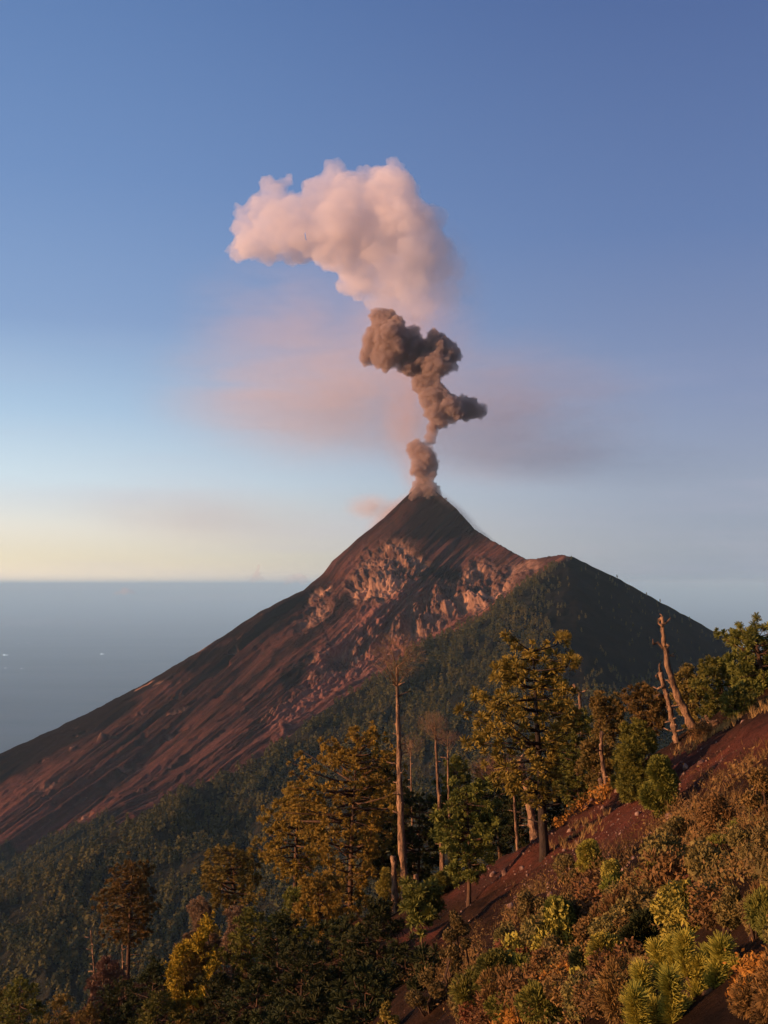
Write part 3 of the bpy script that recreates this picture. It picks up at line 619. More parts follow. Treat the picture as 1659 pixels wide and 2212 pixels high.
# dark pines low in the centre and lower left
DK = [(600, 1985, 66, 100, 'needle_shaded', 'dark shaded pine below the brown golden pine'), (655, 2040, 58, 130, 'needle_shaded', 'dark shaded pine low in the centre left of the darkest one'), (735, 1990, 62, 150, 'needle_shaded', 'darkest wide pine below the broad golden pine'),
      (815, 1960, 56, 140, 'needle_shaded', 'dark pine with drooping tips below the tall bare trunk'), (560, 2090, 60, 120, 'needle_shaded', 'dark pine right of the yellow rimmed bush'), (790, 2090, 44, 160, 'needle_shaded', 'near dark pine in the shaded bottom centre'),
      (480, 2110, 64, 110, 'needle_shaded', 'dark pine directly under the yellow rimmed bush'), (690, 2140, 46, 140, 'needle_shaded', 'low dark pine at the bottom left of centre'), (335, 2085, 88, 90, 'needle_shaded', 'dark pine between the thin snags and the yellow rimmed bush'),
      (875, 2040, 48, 110, 'needle_shaded', 'dark pine beneath the small round stemmed pine'), (620, 2150, 52, 120, 'needle_shaded', 'dark pine at the bottom edge below the pinkish bushes'), (540, 1975, 84, 90, 'needle_green', 'mid green pine right below the brown golden pine'),
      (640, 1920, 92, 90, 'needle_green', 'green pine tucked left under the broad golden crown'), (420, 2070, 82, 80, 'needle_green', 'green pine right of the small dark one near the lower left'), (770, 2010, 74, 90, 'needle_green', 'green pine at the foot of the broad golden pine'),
      (50, 2122, 100, 90, 'needle_green', 'bushy pine top at the bottom left corner'), (125, 2160, 94, 70, 'needle_brown', 'brown pine top right of the bottom left corner'), (265, 2120, 92, 100, 'needle_shaded', 'dark pine at the bottom edge right of the thin snags'),
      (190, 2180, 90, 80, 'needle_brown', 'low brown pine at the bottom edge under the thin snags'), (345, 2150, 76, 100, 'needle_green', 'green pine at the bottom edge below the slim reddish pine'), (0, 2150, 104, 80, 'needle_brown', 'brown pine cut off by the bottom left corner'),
      (450, 1990, 104, 70, 'needle_brown', 'brown pine behind the pinkish dry bushes'), (930, 2070, 40, 90, 'needle_shaded', 'dark little pine left of the tall olive shrub'), (860, 1880, 96, 80, 'needle_gold', 'golden young pine close behind the tall bare trunk')]
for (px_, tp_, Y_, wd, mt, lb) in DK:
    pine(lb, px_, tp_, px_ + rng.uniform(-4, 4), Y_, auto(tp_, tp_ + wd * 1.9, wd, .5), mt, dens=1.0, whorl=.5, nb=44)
# dead trees
snag('tallest bare trunk with broken stubs and a fan of reddish twigs at its top', [(857, 1440), (859, 1530), (862, 1620), (863, 1720), (868, 1830), (878, 1950)], 83, .34, .10, 64, (858, 1418, 60, 48, 560))
snag('left one of two slender bare trunks beside the tall windswept pine', [(940, 1570), (944, 1660), (952, 1770), (955, 1800)], 95, .26, .08, 10, (934, 1566, 30, 24, 300))
snag('right, thinner one of two slender bare trunks beside the tall windswept pine', [(967, 1598), (968, 1680), (972, 1790)], 98, .2, .06, 8, (966, 1596, 26, 14, 160))
snag('leaning dead trunk with jagged branch stubs at its top, right one of the crossing pair', [(1430, 1332), (1434, 1385), (1442, 1440), (1462, 1500), (1495, 1572)], 70, .29, .10, 12,
     forks=[[(1434, 1400), (1422, 1388), (1412, 1392), (1408, 1380)], [(1430, 1350), (1440, 1345), (1446, 1334)], [(1428, 1352), (1420, 1346), (1419, 1336)], [(1436, 1410), (1446, 1402), (1444, 1390)], [(1430, 1340), (1432, 1332), (1428, 1326)]])
snag('straight dead trunk with snapped side branches, left one of the crossing pair', [(1426, 1452), (1436, 1490), (1448, 1530), (1456, 1590)], 69, .20, .13, 10,
     forks=[[(1430, 1470), (1420, 1462), (1424, 1448)], [(1432, 1480), (1420, 1488), (1412, 1484)], [(1440, 1505), (1424, 1500), (1412, 1504)], [(1430, 1450), (1424, 1436), (1428, 1428)]])
snag('thick leaning dead trunk with bare branches beside the windswept pine trunk', [(1122, 1640), (1130, 1670), (1136, 1700), (1146, 1750), (1154, 1800)], 78, .36, .2, 8,
     forks=[[(1126, 1660), (1112, 1650), (1098, 1655)], [(1134, 1690), (1150, 1672), (1168, 1665)], [(1122, 1645), (1128, 1632), (1138, 1628)]], twig=(1080, 1665, 60, 26, 420))
snag('thin dead trunk in the dark gap below the layered crown', [(1108, 1690), (1113, 1800)], 82, .12, .07, 3)
snag('crooked dead tip poking out above the dark pine by the windswept one', [(1238, 1478), (1252, 1498), (1254, 1530), (1258, 1640)], 86, .16, .1, 3, forks=[[(1252, 1498), (1262, 1492), (1272, 1482)]])
snag('slim dead trunk under the small round topped pine', [(1300, 1580), (1298, 1620), (1304, 1700)], 74, .2, .1, 6)
snag('short broken stump on the brow under the skyline pines', [(1541, 1556), (1546, 1590)], 66, .22, .2, 0, name='tree_stump')
snag('narrow broken stump left of the short one on the brow', [(1524, 1545), (1531, 1580)], 68, .13, .1, 0, name='tree_stump')
snag('shorter trunk close to the left of the tallest bare trunk', [(850, 1850), (853, 1940)], 82, .24, .2, 0, name='tree_stump')
snag('broken stump right of the tallest bare trunk', [(898, 1890), (908, 1925)], 78, .2, .16, 1, name='tree_stump')
snag('white peeling stump beside the light green bush', [(1296, 1682), (1304, 1712)], 66, .2, .14, 1, name='tree_stump')
snag('thin grey snag at the lower left, left of the slim reddish pine', [(196, 2010), (204, 2100), (212, 2180)], 112, .13, .05, 12)
snag('shorter thin snag just left of the slim reddish pine', [(264, 2040), (266, 2110), (270, 2160)], 110, .16, .06, 10)
snag('faint bare snag low beside the grey one near the bottom left', [(228, 2070), (232, 2180)], 108, .1, .04, 12)
snag('bare trunk glimpsed right of the tallest bare trunk', [(886, 1600), (890, 1760), (895, 1900)], 110, .14, .05, 14, (890, 1610, 26, 22, 140))
# bushes
SH = [('light green leafy tree on the brow in front of the crossing dead trunks', 1375, 1568, 120, 56, 'leaf_green', 'needle', .09, 9000, 1755, None),
      ('lower hanging part bush of bright green below the leafy tree on the brow', 1408, 1640, 80, 50, 'leaf_green', 'needle', .08, 6000, None, 1780),
      ('yellow green bush left of the leafy tree on the brow', 1340, 1625, 70, 60, 'leaf_lime', 'needle', .08, 4600, 1700, None),
      ('tall olive shrub in front of the shadowed slope', 978, 1960, 72, 22, 'leaf_olive', 'leaf', .032, 6500, None, 2150),
      ('upright dark green young pine bush right of the tall olive shrub', 1062, 2065, 88, 16, 'needle_green', 'needle', .05, 7000, None, 2190),
      ('brown leafy bush above the upright green bush', 1090, 2000, 90, 24, 'leaf_olive', 'leaf', .03, 4800, None, 2090),
      ('rounded upright green bush in the middle of the near slope', 1197, 1950, 80, 22, 'leaf_green', 'needle', .05, 7000, None, 2060),
      ('small yellow green bush on the upper bare slope', 1262, 1822, 62, 36, 'leaf_lime', 'needle', .05, 3400, None, 1885),
      ('leafy green and brown bush below the small yellow green one', 1322, 1860, 96, 28, 'leaf_lime', 'leaf', .034, 5600, None, 1965),
      ('wide yellowish broad leaved bush above the bristly foreground pine', 1458, 1925, 150, 15, 'leaf_lime', 'leaf', .036, 6000, None, 2040),
      ('small light green bush left of the bristly foreground pine', 1302, 2040, 80, 14, 'leaf_lime', 'needle', .05, 7000, None, 2150),
      ('russet bush right of the middle green bush', 1258, 1985, 76, 20, 'scrub', 'leaf', .03, 4600, None, 2080),
      ('red tinged scrub mound right of centre', 1478, 1862, 110, 21, 'red_scrub', 'leaf', .028, 6200, None, 1950),
      ('brown scrub bush left of the red tinged mound', 1390, 1870, 60, 24, 'scrub', 'leaf', .028, 3600, None, 1940),
      ('pinkish dry bush under the brown golden pine', 450, 1935, 100, 94, 'dry', 'needle', .12, 4400, None, None),
      ('second pinkish dry bush right of the first', 525, 1960, 90, 90, 'dry', 'needle', .12, 3800, None, None),
      ('reddish twiggy bush at the lower left below the slim reddish pine', 235, 2070, 110, 104, 'dry', 'needle', .12, 4000, None, None),
      ('brown broad leaved bush in the right edge above the green shoots', 1615, 1940, 80, 12, 'leaf_olive', 'leaf', .03, 4600, None, 2040),
      ('grey brown dry bush on the brow right of the leaning dead trunk', 1508, 1560, 76, 64, 'scrub', 'leaf', .05, 3600, None, None),
      ('low grey brown bush farther up the brow', 1596, 1505, 80, 64, 'leaf_olive', 'leaf', .05, 3600, None, None),
      ('dark green bush in the shade left of the wide yellowish bush', 1375, 1990, 60, 16, 'needle_shaded', 'needle', .05, 4000, None, 2070),
      ('brown bush at the bottom centre beside the tall olive shrub', 925, 2090, 90, 26, 'leaf_olive', 'leaf', .03, 5200, None, 2190),
      ('olive bush at the bottom edge left of the pale broken sticks', 1010, 2110, 96, 19, 'leaf_olive', 'leaf', .028, 5600, None, 2210),
      ('thin brown bush beside the dark hollow on the slope', 1135, 1930, 76, 30, 'leaf_olive', 'leaf', .03, 4600, None, 2010),
      ('reddish bush behind the upright green bush', 1150, 2060, 84, 17, 'scrub', 'leaf', .026, 4800, None, 2160),
      ('small green bush low on the slope left of the shadow', 955, 1890, 56, 66, 'leaf_green', 'needle', .05, 2600, None, 1935),
      ('golden brown bush under the windswept pine trunk', 1215, 1850, 70, 50, 'leaf_olive', 'leaf', .03, 3400, None, 1915),
      ('brown bush by the dark hollow at the right edge', 1560, 1935, 80, 15, 'leaf_olive', 'leaf', .03, 5200, None, 2030),
      ('dark low bush right of the rounded upright green bush', 1255, 2070, 70, 15, 'needle_shaded', 'needle', .05, 4600, None, 2150),
      ('tall rusty scrub bush at the right edge high on the near slope', 1640, 1660, 90, 28, 'scrub', 'leaf', .034, 5200, None, 1780),
      ('wide rusty scrub bush below the bare track', 1530, 1720, 130, 26, 'scrub', 'leaf', .034, 6200, None, 1840),
      ('olive scrub bush at the lower end of the bare track', 1450, 1770, 90, 30, 'leaf_olive', 'leaf', .032, 4600, None, 1850),
      ('yellowish twig bush at the bottom edge left of the dark hollow', 838, 2165, 50, 30, 'leaf_lime', 'leaf', .03, 2600, None, 2240),
      ('small lit bush at the foot of the tallest bare trunk', 835, 1875, 44, 78, 'leaf_lime', 'needle', .09, 2400, None, None)]
for (lb, px_, tp_, wd, Y_, mt, kd, lf, nn, bt, bs) in SH: shrub(lb, px_, tp_, wd, Y_, mt, kd, lf, nn, bot=bt, base=bs)
# low clumps all over the near slope: four kinds built once, then copied
def clump_proto(mat, kind, n):
    g = Geo(); Ps, Ds = [], []
    for q in range(6):
        a = rng.uniform(0, 6.28); c_ = np.array([math.cos(a) * .28, math.sin(a) * .28, rng.uniform(.2, .6)]); g.tube([(0, 0, -.15), c_ * .6, c_], [.03, .02, .01], 4)
        d = unit(n // 6); Ps.append(c_ + d * (rng.uniform(.3, 1, (n // 6, 1)) ** .5) * [.3, .3, .26]); Ds.append(d)
    P, D = np.vstack(Ps), np.vstack(Ds)
    V, F = leaves(P, .05, D) if kind == 'leaf' else blades(P[::6], D[::6] + [0, 0, .4], 16, .16, .015, .8)
    return g.mesh('clump_stems', M['bark']), build_mesh('clump_foliage', V, F, M[mat])
CPR = [clump_proto('scrub', 'leaf', 1500), clump_proto('leaf_olive', 'leaf', 1500), clump_proto('leaf_green', 'needle', 1500), clump_proto('red_scrub', 'leaf', 1500), clump_proto('scrub', 'needle', 1500), clump_proto('leaf_lime', 'leaf', 1200)]
CLB = ['low russet shrub in the scrub of the near slope', 'low olive shrub in the scrub of the near slope', 'low green shrub in the scrub of the near slope', 'low red shrub in the scrub of the near slope', 'low bristly brown shrub in the scrub of the near slope', 'low yellowish shrub in the scrub of the near slope']
placed = []; tries = 0
while len(placed) < 150 and tries < 6000:
    tries += 1; a_ = rng.uniform(900, 1700); b_ = rng.uniform(1700, 2230)
    if b_ < 2230 - (a_ - 900) * .66 + 20 or b_ < 1930 - (a_ - 1150) * .62: continue
    if cinder_w(np.array(a_), np.array(b_)) > .35: continue
    if any(abs(a_ - p[0]) < 24 and abs(b_ - p[1]) < 18 for p in placed): continue
    if region(np.array(a_), np.array(b_), [(1070, 2015, 58, 84, 20), (1600, 1975, 72, 80, 0), (1250, 2060, 40, 60, 0), (935, 2190, 66, 56, 0), (1375, 1905, 40, 36, 0), (1190, 2170, 120, 36, -15), (1640, 2140, 56, 70, 0), (1480, 2150, 150, 130, 0)], 2) > .4: continue
    Y_ = ray_ground(a_, b_)
    if Y_ is None: continue
    placed.append((a_, b_)); q = rng.choice(6, p=[.30, .34, .12, .03, .15, .06]); s_c = rng.uniform(26, 60) * (1 + .8 * (b_ > 1900)) * Y_ / FPX * 1.1
    o = bpy.data.objects.new('low_shrub', None); COL.objects.link(o); o.location = on_ground(a_, Y_); o.scale = (s_c, s_c, s_c * rng.uniform(.8, 1.5)); o.rotation_euler = (0, 0, rng.uniform(0, 6.28))
    tag(o, CLB[q], 'shrub', 'low %s shrubs' % CLB[q].split()[1]); obj('stems', CPR[q][0], o); obj('foliage', CPR[q][1], o)
# bush rimmed with yellow lichen at the lower left
rb = shrub('bush rimmed by arching yellow growth at the lower left', 430, 2030, 110, 80, 'needle_brown', 'needle', .12, 3600)
B = np.array(rb.location); arc = []
for (a_, b_) in [(448, 1990), (440, 2025), (425, 2040), (385, 2060), (372, 2100), (380, 2150), (400, 2165), (432, 2150), (455, 2120), (462, 2060)]:
    arc.append(PX(a_, b_, 78.0))
arc = np.array(arc); f = rng.uniform(0, len(arc) - 1.001, 520); i0 = f.astype(int); P = arc[i0] * (1 - (f - i0))[:, None] + arc[i0 + 1] * (f - i0)[:, None] + rng.normal(size=(520, 3)) * [.22, .5, .25]
V, F = blades(P, np.tile([0, 0, .6], (520, 1)), 16, .28, .05, .9); obj('yellow_growth', build_mesh('yellow_growth', V - B, F, M['vine']), rb)

# bristly young pines close to the camera
def bottlebrush(label, shoots, Y, px, mat='needle_bright'):
    B = on_ground(px, Y); g = Geo(); VV = Geo()
    for (x1, y1, x0, y0, wpx, dy) in shoots:
        a = PX(x0, y0, Y + dy); b = PX(x1, y1, Y + dy * 1.2); L = np.linalg.norm(b - a); rad = wpx * Y / FPX * .56
        mid = (a + b) / 2 + rng.normal(size=3) * .04 * L
        g.tube([B - [0, 0, .1], (B + a) / 2 + [0, 0, -.05 * L], a, mid, b], [.035, .028, .02, .014, .008], 6)
        n = int(L / .010); f = rng.uniform(0.05, 1, n)[:, None]
        P = np.where(f < .5, a + (mid - a) * f * 2, mid + (b - mid) * (f - .5) * 2); ax = (b - a) / L
        V, F = blades(P, np.tile(ax * 1.0, (n, 1)), 58, rad * 1.15, .0038, .95, .4); VV.add(V, F)
    root = bpy.data.objects.new('young_pine', None); COL.objects.link(root); root.location = B; tag(root, label, 'young pine')
    obj('stems', g.mesh('stems', M['bark'], True, B), root); V, F = VV.arr(); obj('needles', build_mesh('needles', V - B, F, M[mat]), root)
SHT = [(1483, 2018, 1490, 2120, 46), (1418, 2050, 1440, 2150, 48), (1450, 2035, 1462, 2130, 42), (1385, 2095, 1400, 2190, 50), (1445, 2110, 1450, 2220, 50), (1560, 2040, 1540, 2140, 52), (1530, 2060, 1520, 2170, 50), (1372, 2150, 1385, 2250, 56),
       (1500, 2140, 1490, 2250, 54), (1410, 2180, 1415, 2290, 56), (1590, 2090, 1565, 2190, 50), (1545, 2150, 1530, 2260, 54), (1470, 2170, 1470, 2280, 50), (1510, 2080, 1500, 2180, 44), (1575, 2160, 1560, 2260, 52), (1440, 2220, 1450, 2320, 54), (1600, 2200, 1580, 2290, 52)]
bottlebrush('large bristly young pine with upright brush like shoots filling the lower right foreground', [(a, b, c_, d, w_, rng.uniform(-.5, .5)) for (a, b, c_, d, w_) in SHT], 7.6, 1490)
SHT = SHT + [(a + 20 + 14 * math.sin(i * 2.3), b + 18 + 10 * math.cos(i * 3.1), c_ + 15, d + 25, w_) for i, (a, b, c_, d, w_) in enumerate(SHT)] + [(1360, 2195, 1375, 2290, 54), (1392, 2130, 1405, 2230, 54), (1428, 2120, 1436, 2230, 56)]
SHT2 = [(1650, 1935, 1640, 2020, 44), (1615, 2075, 1625, 2150, 46), (1655, 2010, 1650, 2100, 50), (1632, 2030, 1640, 2110, 40), (1670, 2080, 1665, 2150, 50), (1690, 1960, 1680, 2050, 50)]
bottlebrush('bristly green young pine cut off by the right edge', [(a, b, c_, d, w_, rng.uniform(-.3, .3)) for (a, b, c_, d, w_) in SHT2], 8.6, 1665)

# ground cover
HOL = [(1062, 1985, 46, 62, 20), (1600, 1955, 62, 66, 0), (1250, 2040, 30, 50, 0), (930, 2175, 60, 46, 0), (1375, 1885, 34, 20, 0), (1130, 1890, 40, 16, -30), (1190, 2175, 110, 30, -15), (1640, 2140, 50, 66, 0), (1095, 2200, 50, 24, 0), (1480, 2150, 140, 100, 0)]
def scatter(nmax, regs, ylo, yhi, soft=2.0):
    """random ground points inside soft image regions, evenly spread over what is seen"""
    px = rng.uniform(-60, 1760, nmax); Y = np.exp(rng.uniform(math.log(ylo), math.log(yhi), nmax)); x = (px - CX) / FPX * Y
    P = np.stack([x, Y, hC(x, Y)], -1); qx_, qy_ = proj(P); wgt = region(qx_ + 18 * fbm(P / 1.7, 2), qy_ + 14 * fbm(P / 1.7 + 5, 2), regs, soft)
    wgt = wgt * (1 - region(qx_, qy_, HOL if regs[0][0] != 1300 else HOL[:4], 2)); return P[rng.rand(nmax) < wgt]
P = scatter(60000, [(1560, 1800, 190, 110, -30), (1450, 1880, 120, 60, -20), (1250, 1960, 200, 90, -20), (1120, 1960, 120, 60, -30), (1600, 1950, 130, 90, 0), (1350, 2080, 160, 80, 0), (1150, 2130, 160, 70, 0), (1000, 2080, 100, 120, 0)], 6, 48)
P = P[fbm(P * [1.4, .35, 0], 3) > .16]; n = len(P); k8 = 14; Q = np.repeat(P, k8, 0) + rng.normal(size=(n * k8, 3)) * np.array([.13, .13, .10]) * np.repeat(np.clip(P[:, 1:2] / 18, .5, 1.8), k8, 0) + [0, 0, .12]
sel = rng.rand(len(Q))
def stuff(nm, lab, Q, size, mat):
    h_ = int(len(Q) * .7); V, F = leaves(Q[:h_], size); V2, F2 = blades(Q[h_:], np.tile([0, 0, .9], (len(Q) - h_, 1)), 2, size * 4.5, size * .16, .6, .25); V, F = np.vstack([V, V2]), np.vstack([F, F2 + len(V)]); tag(obj(nm, build_mesh(nm, V, F, M[mat])), lab, 'ground cover', kind='stuff')
far_ = Q[:, 1] > 20
stuff('undergrowth', 'low russet scrub covering the near slope', Q[(sel < .72) & far_], .055, 'scrub')
nearq = Q[(sel < .8) & ~far_]; V, F = leaves(nearq, .022); tag(obj('undergrowth', build_mesh('undergrowth_near', V, F, M['scrub'])), 'low brown scrub among the closest bushes', 'ground cover', kind='stuff')
stuff('undergrowth', 'olive leaves mixed through the russet scrub', Q[(sel > .8) & (sel < .97)], .034, 'leaf_olive')
P = scatter(150000, [(1300, 1722, 50, 5, -33), (1225, 1758, 50, 5, -33), (1180, 2155, 66, 22, -25), (1095, 2200, 46, 22, 0), (1640, 2150, 40, 50, 0), (1225, 2120, 40, 18, -20)], 6, 75)
n = len(P); Q = np.repeat(P, 14, 0); Q = Q + rng.normal(size=Q.shape) * .007 * Q[:, 1:2] ** .8 + [0, 0, .05]
V, F = leaves(Q, .0034 * Q[:, 1:2] ** .85); tag(obj('wildflowers', build_mesh('wildflowers', V, F, M['leaf_orange'])), 'orange flowering ground cover in bright patches', 'flowers', kind='stuff')
P = scatter(60000, [(970, 1880, 60, 22, -30), (1090, 1815, 50, 16, -30), (850, 1925, 60, 24, -20), (925, 1870, 40, 40, 0), (1330, 1700, 60, 14, -30), (1590, 1560, 90, 8, -28), (1500, 1606, 50, 8, -30), (1560, 1900, 90, 40, 0), (1250, 1800, 60, 18, -30)], 12, 92)
n = len(P); V, F = blades(P, np.tile([0, 0, 1.2], (n, 1)), 9, .45 * np.clip(P[:, 1] / 60, .4, 1), .014, .5, .15)
tag(obj('grass', build_mesh('grass', V, F, M['grass'])), 'golden dry grass along the edge of the bare slope', 'grass', kind='stuff')
P = scatter(26000, [(1300, 1880, 300, 200, -30), (1100, 2150, 250, 80, 0), (1300, 1790, 300, 60, -33)], 6, 75); n = len(P)
sv, sf = ico(1.0, 1); S = (P[:, 1:2] * .0009 * (.4 + 1.1 * rng.pareto(3.0, (n, 1)).clip(0, 4)))
V = (P[:, None] + sv[None] * S[:, None] * rng.uniform(.5, 1.2, (n, len(sv), 3))).reshape(-1, 3); F = (sf[None] + np.arange(n)[:, None, None] * len(sv)).reshape(-1, 3)
t = NT('pale cinders'); stone_m = t.surf(t.mix(t.mr(t.noise(3, 2, .5, t.coord('Object')), .4, .6), (.08, .04, .03), (.24, .15, .11)), .9)
tag(obj('gravel', build_mesh('gravel', V, F, stone_m)), 'small pale and reddish stones strewn on the slope', 'gravel', kind='stuff')
for (lab, pts, Y, r_) in [('pale broken branch lying among the stones at the bottom, longer one', [(1126, 2140), (1140, 2158), (1152, 2172)], 14, .035), ('short pale broken branch crossing the longer one', [(1152, 2140), (1148, 2160), (1158, 2176)], 14.2, .03),
                          ('pale broken branch right beside the orange flowers at the bottom', [(1196, 2168), (1186, 2190), (1178, 2200)], 13, .035)]:
    g = Geo(); q = np.array([PX(a, b, Y + rng.uniform(-.15, .15)) for a, b in pts]); g.tube(q, np.linspace(r_, r_ * .4, len(q)), 7, .15)
    g.tube([q[1], q[1] + [.08, .05, .10]], [r_ * .6, r_ * .2], 5); o = obj('fallen_branch', g.mesh('fallen_branch', M['wood_white'], False, q[1]), loc=q[1]); tag(o, lab, 'branch')

# ------------------------------------------------------------------ smoke
def smoke_mat(name, color, dens, nscale=0.0, lo=.2, hi=.8, grad=None, aniso=.2, amin=0.0):
    t = NT(name); p = t.n('ShaderNodeVolumePrincipled'); p.inputs['Color'].default_value = (*color, 1); p.inputs['Anisotropy'].default_value = aniso
    p.inputs['Density Attribute'].default_value = ''
    d = None
    if nscale:
        cv = t.coord('Object')
        if grad == 'ball':
            mp_ = t.n('ShaderNodeMapping'); t.l(cv, mp_.inputs[0]); mp_.inputs['Scale'].default_value = (1.0, 1.0, 2.0); mp_.inputs['Rotation'].default_value = (0, .18, 0); cv = mp_.outputs[0]
        d = t.mr(t.noise(nscale, 4, .6, cv, .6 if grad == 'ball' else 0.0), lo, hi, amin, 1.0)
        d = t.math('MULTIPLY', d, dens)
    if grad == 'ball':
        ln = t.n('ShaderNodeVectorMath', operation='LENGTH'); t.l(t.coord('Object'), ln.inputs[0])
        f = t.mr(ln.outputs['Value'], 1.0, .0); f = t.math('POWER', f, 1.5); d = t.math('MULTIPLY', d if d is not None else dens, f)
    elif grad is not None:
        # thinning out towards one side: axis vector, from, to
        (gx_, gy_, gz_), a_, b_ = grad; dt = t.n('ShaderNodeVectorMath', operation='DOT_PRODUCT'); t.l(t.coord('Object'), dt.inputs[0]); dt.inputs[1].default_value = (gx_, gy_, gz_)
        n = t.n('ShaderNodeMapRange', interpolation_type='SMOOTHSTEP'); t.l(dt.outputs['Value'], n.inputs[0])
        for i, q in enumerate((a_, b_, 1.0, .12)): n.inputs[i + 1].default_value = q
        d = t.math('MULTIPLY', d if d is not None else dens, n.outputs[0])
    t.put(p.inputs['Density'], d if d is not None else dens); t.l(p.outputs[0], t.out.inputs['Volume']); return t.m
def puffs(name, lobes, Y, mat, voxel, amp, fs, label, cat, extra=1.0, yj=.5, sat=6):
    g = Geo(); k = Y / FPX; iv3, if3 = ico(1.0, 3)
    for (px, py, r) in lobes:
        c_ = PX(px, py, Y) + [0, rng.uniform(-yj, yj) * r * k, 0]; rr_ = r * k
        g.add(iv3 * rr_ * [1, 1, 1] + c_, if3)
        for _ in range(sat):
            d = unit(1)[0]; g.add(iv3 * rr_ * rng.uniform(.3, .5) + c_ + d * rr_ * .82, if3)
    me = g.mesh('tmp', None); o = bpy.data.objects.new('tmp', me); COL.objects.link(o)
    md = o.modifiers.new('r', 'REMESH'); md.mode = 'VOXEL'; md.voxel_size = voxel
    dg = bpy.context.evaluated_depsgraph_get(); ev = o.evaluated_get(dg); m2 = ev.to_mesh()
    V = np.empty(len(m2.vertices) * 3, np.float32); m2.vertices.foreach_get('co', V); V = V.reshape(-1, 3).astype(float)
    N = np.empty(len(m2.vertices) * 3, np.float32); m2.vertices.foreach_get('normal', N); N = N.reshape(-1, 3)
    m2.calc_loop_triangles(); F = np.empty(len(m2.loop_triangles) * 3, np.int32); m2.loop_triangles.foreach_get('vertices', F); F = F.reshape(-1, 3)
    ev.to_mesh_clear(); bpy.data.objects.remove(o); bpy.data.meshes.remove(me)
    E = np.vstack([F[:, [0, 1]], F[:, [1, 2]], F[:, [2, 0]]]); E = np.vstack([E, E[:, ::-1]])
    for _ in range(2):
        acc = np.zeros_like(V); cnt = np.zeros(len(V)); np.add.at(acc, E[:, 0], V[E[:, 1]]); np.add.at(cnt, E[:, 0], 1); V = V * .5 + .5 * acc / cnt[:, None]
    V = V + N * (billow(V / fs, 4, .55) * amp)[:, None]
    c0 = V.mean(0); o = obj(name, build_mesh(name, V - c0, F, mat, True), loc=c0); return tag(o, label, cat)
Ys = 3000.0
PL = [(832, 695, 34), (812, 735, 30), (795, 765, 22), (845, 735, 42), (835, 770, 34), (880, 745, 36), (905, 770, 42), (945, 745, 30), (968, 765, 26), (975, 785, 16), (940, 790, 34), (880, 790, 24), (920, 825, 30), (940, 850, 30), (925, 865, 22), (945, 890, 30), (975, 885, 30), (1008, 882, 27), (1035, 886, 19), (950, 912, 18), (935, 925, 10)]
puffs('ash_plume', PL, Ys, smoke_mat('dark volcanic ash', (.54, .43, .39), .10, .012, .3, .6, aniso=.1, amin=.5), 4, 7.5, 24, 'dense grey brown billowing ash plume above the summit', 'ash plume', sat=11)
PF = [(900, 972, 24), (916, 985, 24), (928, 1003, 22), (925, 1025, 19), (906, 1010, 22), (915, 1045, 20), (925, 1062, 24), (902, 1062, 18), (930, 950, 14), (933, 935, 13), (932, 920, 13), (890, 1075, 12), (945, 1070, 13), (960, 1082, 8), (895, 985, 14)]
puffs('vent_smoke', PF, Ys, smoke_mat('vent smoke', (.56, .43, .37), .10, .02, .3, .6, aniso=.1, amin=.4), 4, 6, 18, 'small brown puff of smoke rising from the crater rim', 'smoke puff')
WC = [(700, 535, 46), (650, 520, 46), (780, 595, 46), (830, 640, 40), (740, 565, 40), (870, 670, 30), (510, 545, 26), (535, 530, 34), (520, 495, 22), (525, 460, 22), (560, 510, 50), (600, 505, 55), (565, 450, 40), (592, 415, 32), (622, 392, 18), (605, 450, 45), (640, 480, 60), (690, 400, 30), (722, 368, 28), (740, 362, 18), (700, 440, 60), (755, 425, 62), (785, 385, 28), (815, 398, 42), (850, 430, 60), (720, 500, 70), (790, 480, 80), (860, 490, 75), (910, 510, 55), (935, 560, 60), (985, 575, 30), (960, 640, 40), (905, 665, 36), (880, 570, 60), (820, 550, 60), (760, 545, 40), (955, 590, 36), (890, 625, 45), (850, 600, 50)]
puffs('ash_cloud', WC, Ys + 60, smoke_mat('pale cloud', (.91, .865, .86), .022, .006, .3, .62, ((.80, 0, -.6), 20, 400), .1, amin=.2), 8, 14, 62, 'large pale pink billowing cloud drifting above the ash plume', 'cloud')
def wisp(label, px, py, rx, ry, Y, dens, color, nsc=1.3, rot=0.0, lo=.2, hi=.62, depth=1.0):
    k = Y / FPX; V, F = ico(1.0, 3); c0 = PX(px, py, Y)
    o = obj('drifting_smoke', build_mesh('drifting_smoke', V, F, smoke_mat('thin smoke', color, dens, nsc, lo, hi, 'ball', .1)), loc=c0); o.scale = (rx * k, min(rx, ry * 1.6) * k * depth, ry * k)
    o.rotation_euler = (0, R(rot), 0); return tag(o, label, 'smoke', kind='stuff')
pk = (.86, .76, .71); gy_ = (.80, .76, .80)
wisp('wide band of thin pink smoke left behind the ash plume', 720, 850, 480, 190, 3500, .0052, pk, 1.5, lo=.32)
wisp('thin lilac smoke trailing right of the ash plume', 1080, 890, 420, 200, 3650, .0038, gy_, 1.5, lo=.32)
wisp('soft pink smoke column under the pale cloud', 895, 670, 190, 190, 3350, .0060, pk, 1.2, lo=.32)
wisp('soft pink smoke fringe around the lower right of the pale cloud', 905, 575, 150, 130, 3250, .0050, pk, 1.2, lo=.32)
wisp('soft brown smoke column left of the ash plume', 878, 880, 75, 200, 3150, .0110, (.80, .62, .55), 1.2, lo=.32)
wisp('brown smoke around the puff over the crater', 905, 1020, 50, 80, 3070, .016, (.80, .60, .52), 1.2, lo=.32)
wisp('faint lilac smoke veil below the pale cloud', 640, 690, 320, 170, 3700, .0024, gy_, 1.5, lo=.32)
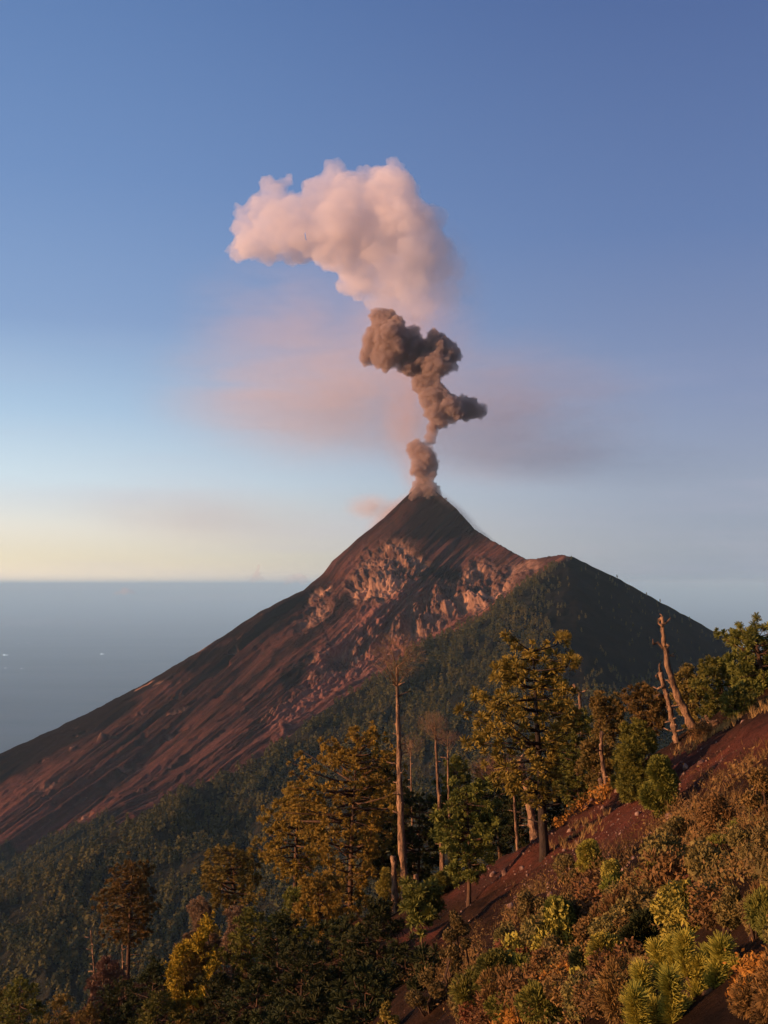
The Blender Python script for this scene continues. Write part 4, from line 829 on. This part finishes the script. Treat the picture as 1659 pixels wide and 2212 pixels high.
wisp('faint grey smoke band low on the right of the summit', 1170, 985, 520, 90, 3900, .0035, (.70, .68, .76), 1.2, 3, lo=.32)
wisp('faint grey smoke streak low on the left of the summit', 430, 1110, 380, 90, 3900, .0022, (.72, .70, .74), 1.2, 5, lo=.15)
wisp('pink smoke curling left of the crater', 800, 1095, 70, 36, 3080, .024, pk, 1.5)
wisp('pink smoke lying along the left shoulder of the summit', 850, 1110, 90, 32, 3060, .036, (.85, .64, .54), 1.2, -38)
wisp('grey smoke blowing down the right flank from the crater', 985, 1105, 95, 20, 2985, .045, (.45, .40, .40), 1.5, 42)
wisp('dark wispy tail of smoke farther down the right flank', 1045, 1155, 50, 10, 2960, .045, (.40, .36, .38), 1.5, 38)
wisp('broad low bank of pale mist along the left horizon', 180, 1268, 620, 11, 90000, .0011, (.80, .88, 1.0), 1.6, lo=.2)
wisp('thin sheet of pale mist over the plain beside the volcano', 470, 1290, 420, 14, 76000, .0006, (.80, .88, 1.0), 1.8, lo=.3)
wisp('low blue mist over the plain near the left edge', 60, 1345, 300, 16, 52000, .0005, (.72, .84, 1.0), 1.8, lo=.35)
wisp('pale mist bank beyond the right shoulder of the volcano', 1500, 1262, 520, 13, 90000, .0010, (.78, .86, 1.0), 1.6, lo=.2)
for (lab, lob, Y, den) in [('tiny bright cumulus above the hazy horizon', [(250, 1281, 5), (262, 1279, 6), (272, 1276, 9), (284, 1279, 7), (294, 1282, 4)], 60000, .004), ('tiny towering cumulus left of the volcano', [(552, 1248, 9), (556, 1236, 8), (560, 1222, 6), (546, 1254, 8), (566, 1250, 7)], 56000, .0016),
                           ('low pale cumulus touching the volcano flank', [(630, 1252, 10), (642, 1246, 9), (655, 1252, 12), (618, 1258, 8)], 56000, .0014)]:
    puffs('cumulus_cloud', lob, Y, smoke_mat('cumulus', (.95, .88, .84), den), 60, 45, 350, lab, 'cloud', sat=3)

# ------------------------------------------------------------------ air
bx = np.array([(x, y, z) for x in (-385000, 385000) for y in (-385000, 390000) for z in (-3301, 262)], float)
hf = np.array([(0, 1, 3), (0, 3, 2), (4, 6, 7), (4, 7, 5), (0, 4, 5), (0, 5, 1), (2, 3, 7), (2, 7, 6), (0, 2, 6), (0, 6, 4), (1, 5, 7), (1, 7, 3)])
hz = NT('air'); pvh = hz.n('ShaderNodeVolumePrincipled'); pvh.inputs['Color'].default_value = (.46, .78, 1.0, 1); pvh.inputs['Density'].default_value = 2.3e-5; pvh.inputs['Anisotropy'].default_value = 0.0
hz.l(pvh.outputs[0], hz.out.inputs['Volume'])
tag(obj('haze', build_mesh('haze', bx, hf, hz.m)), kind='stuff')
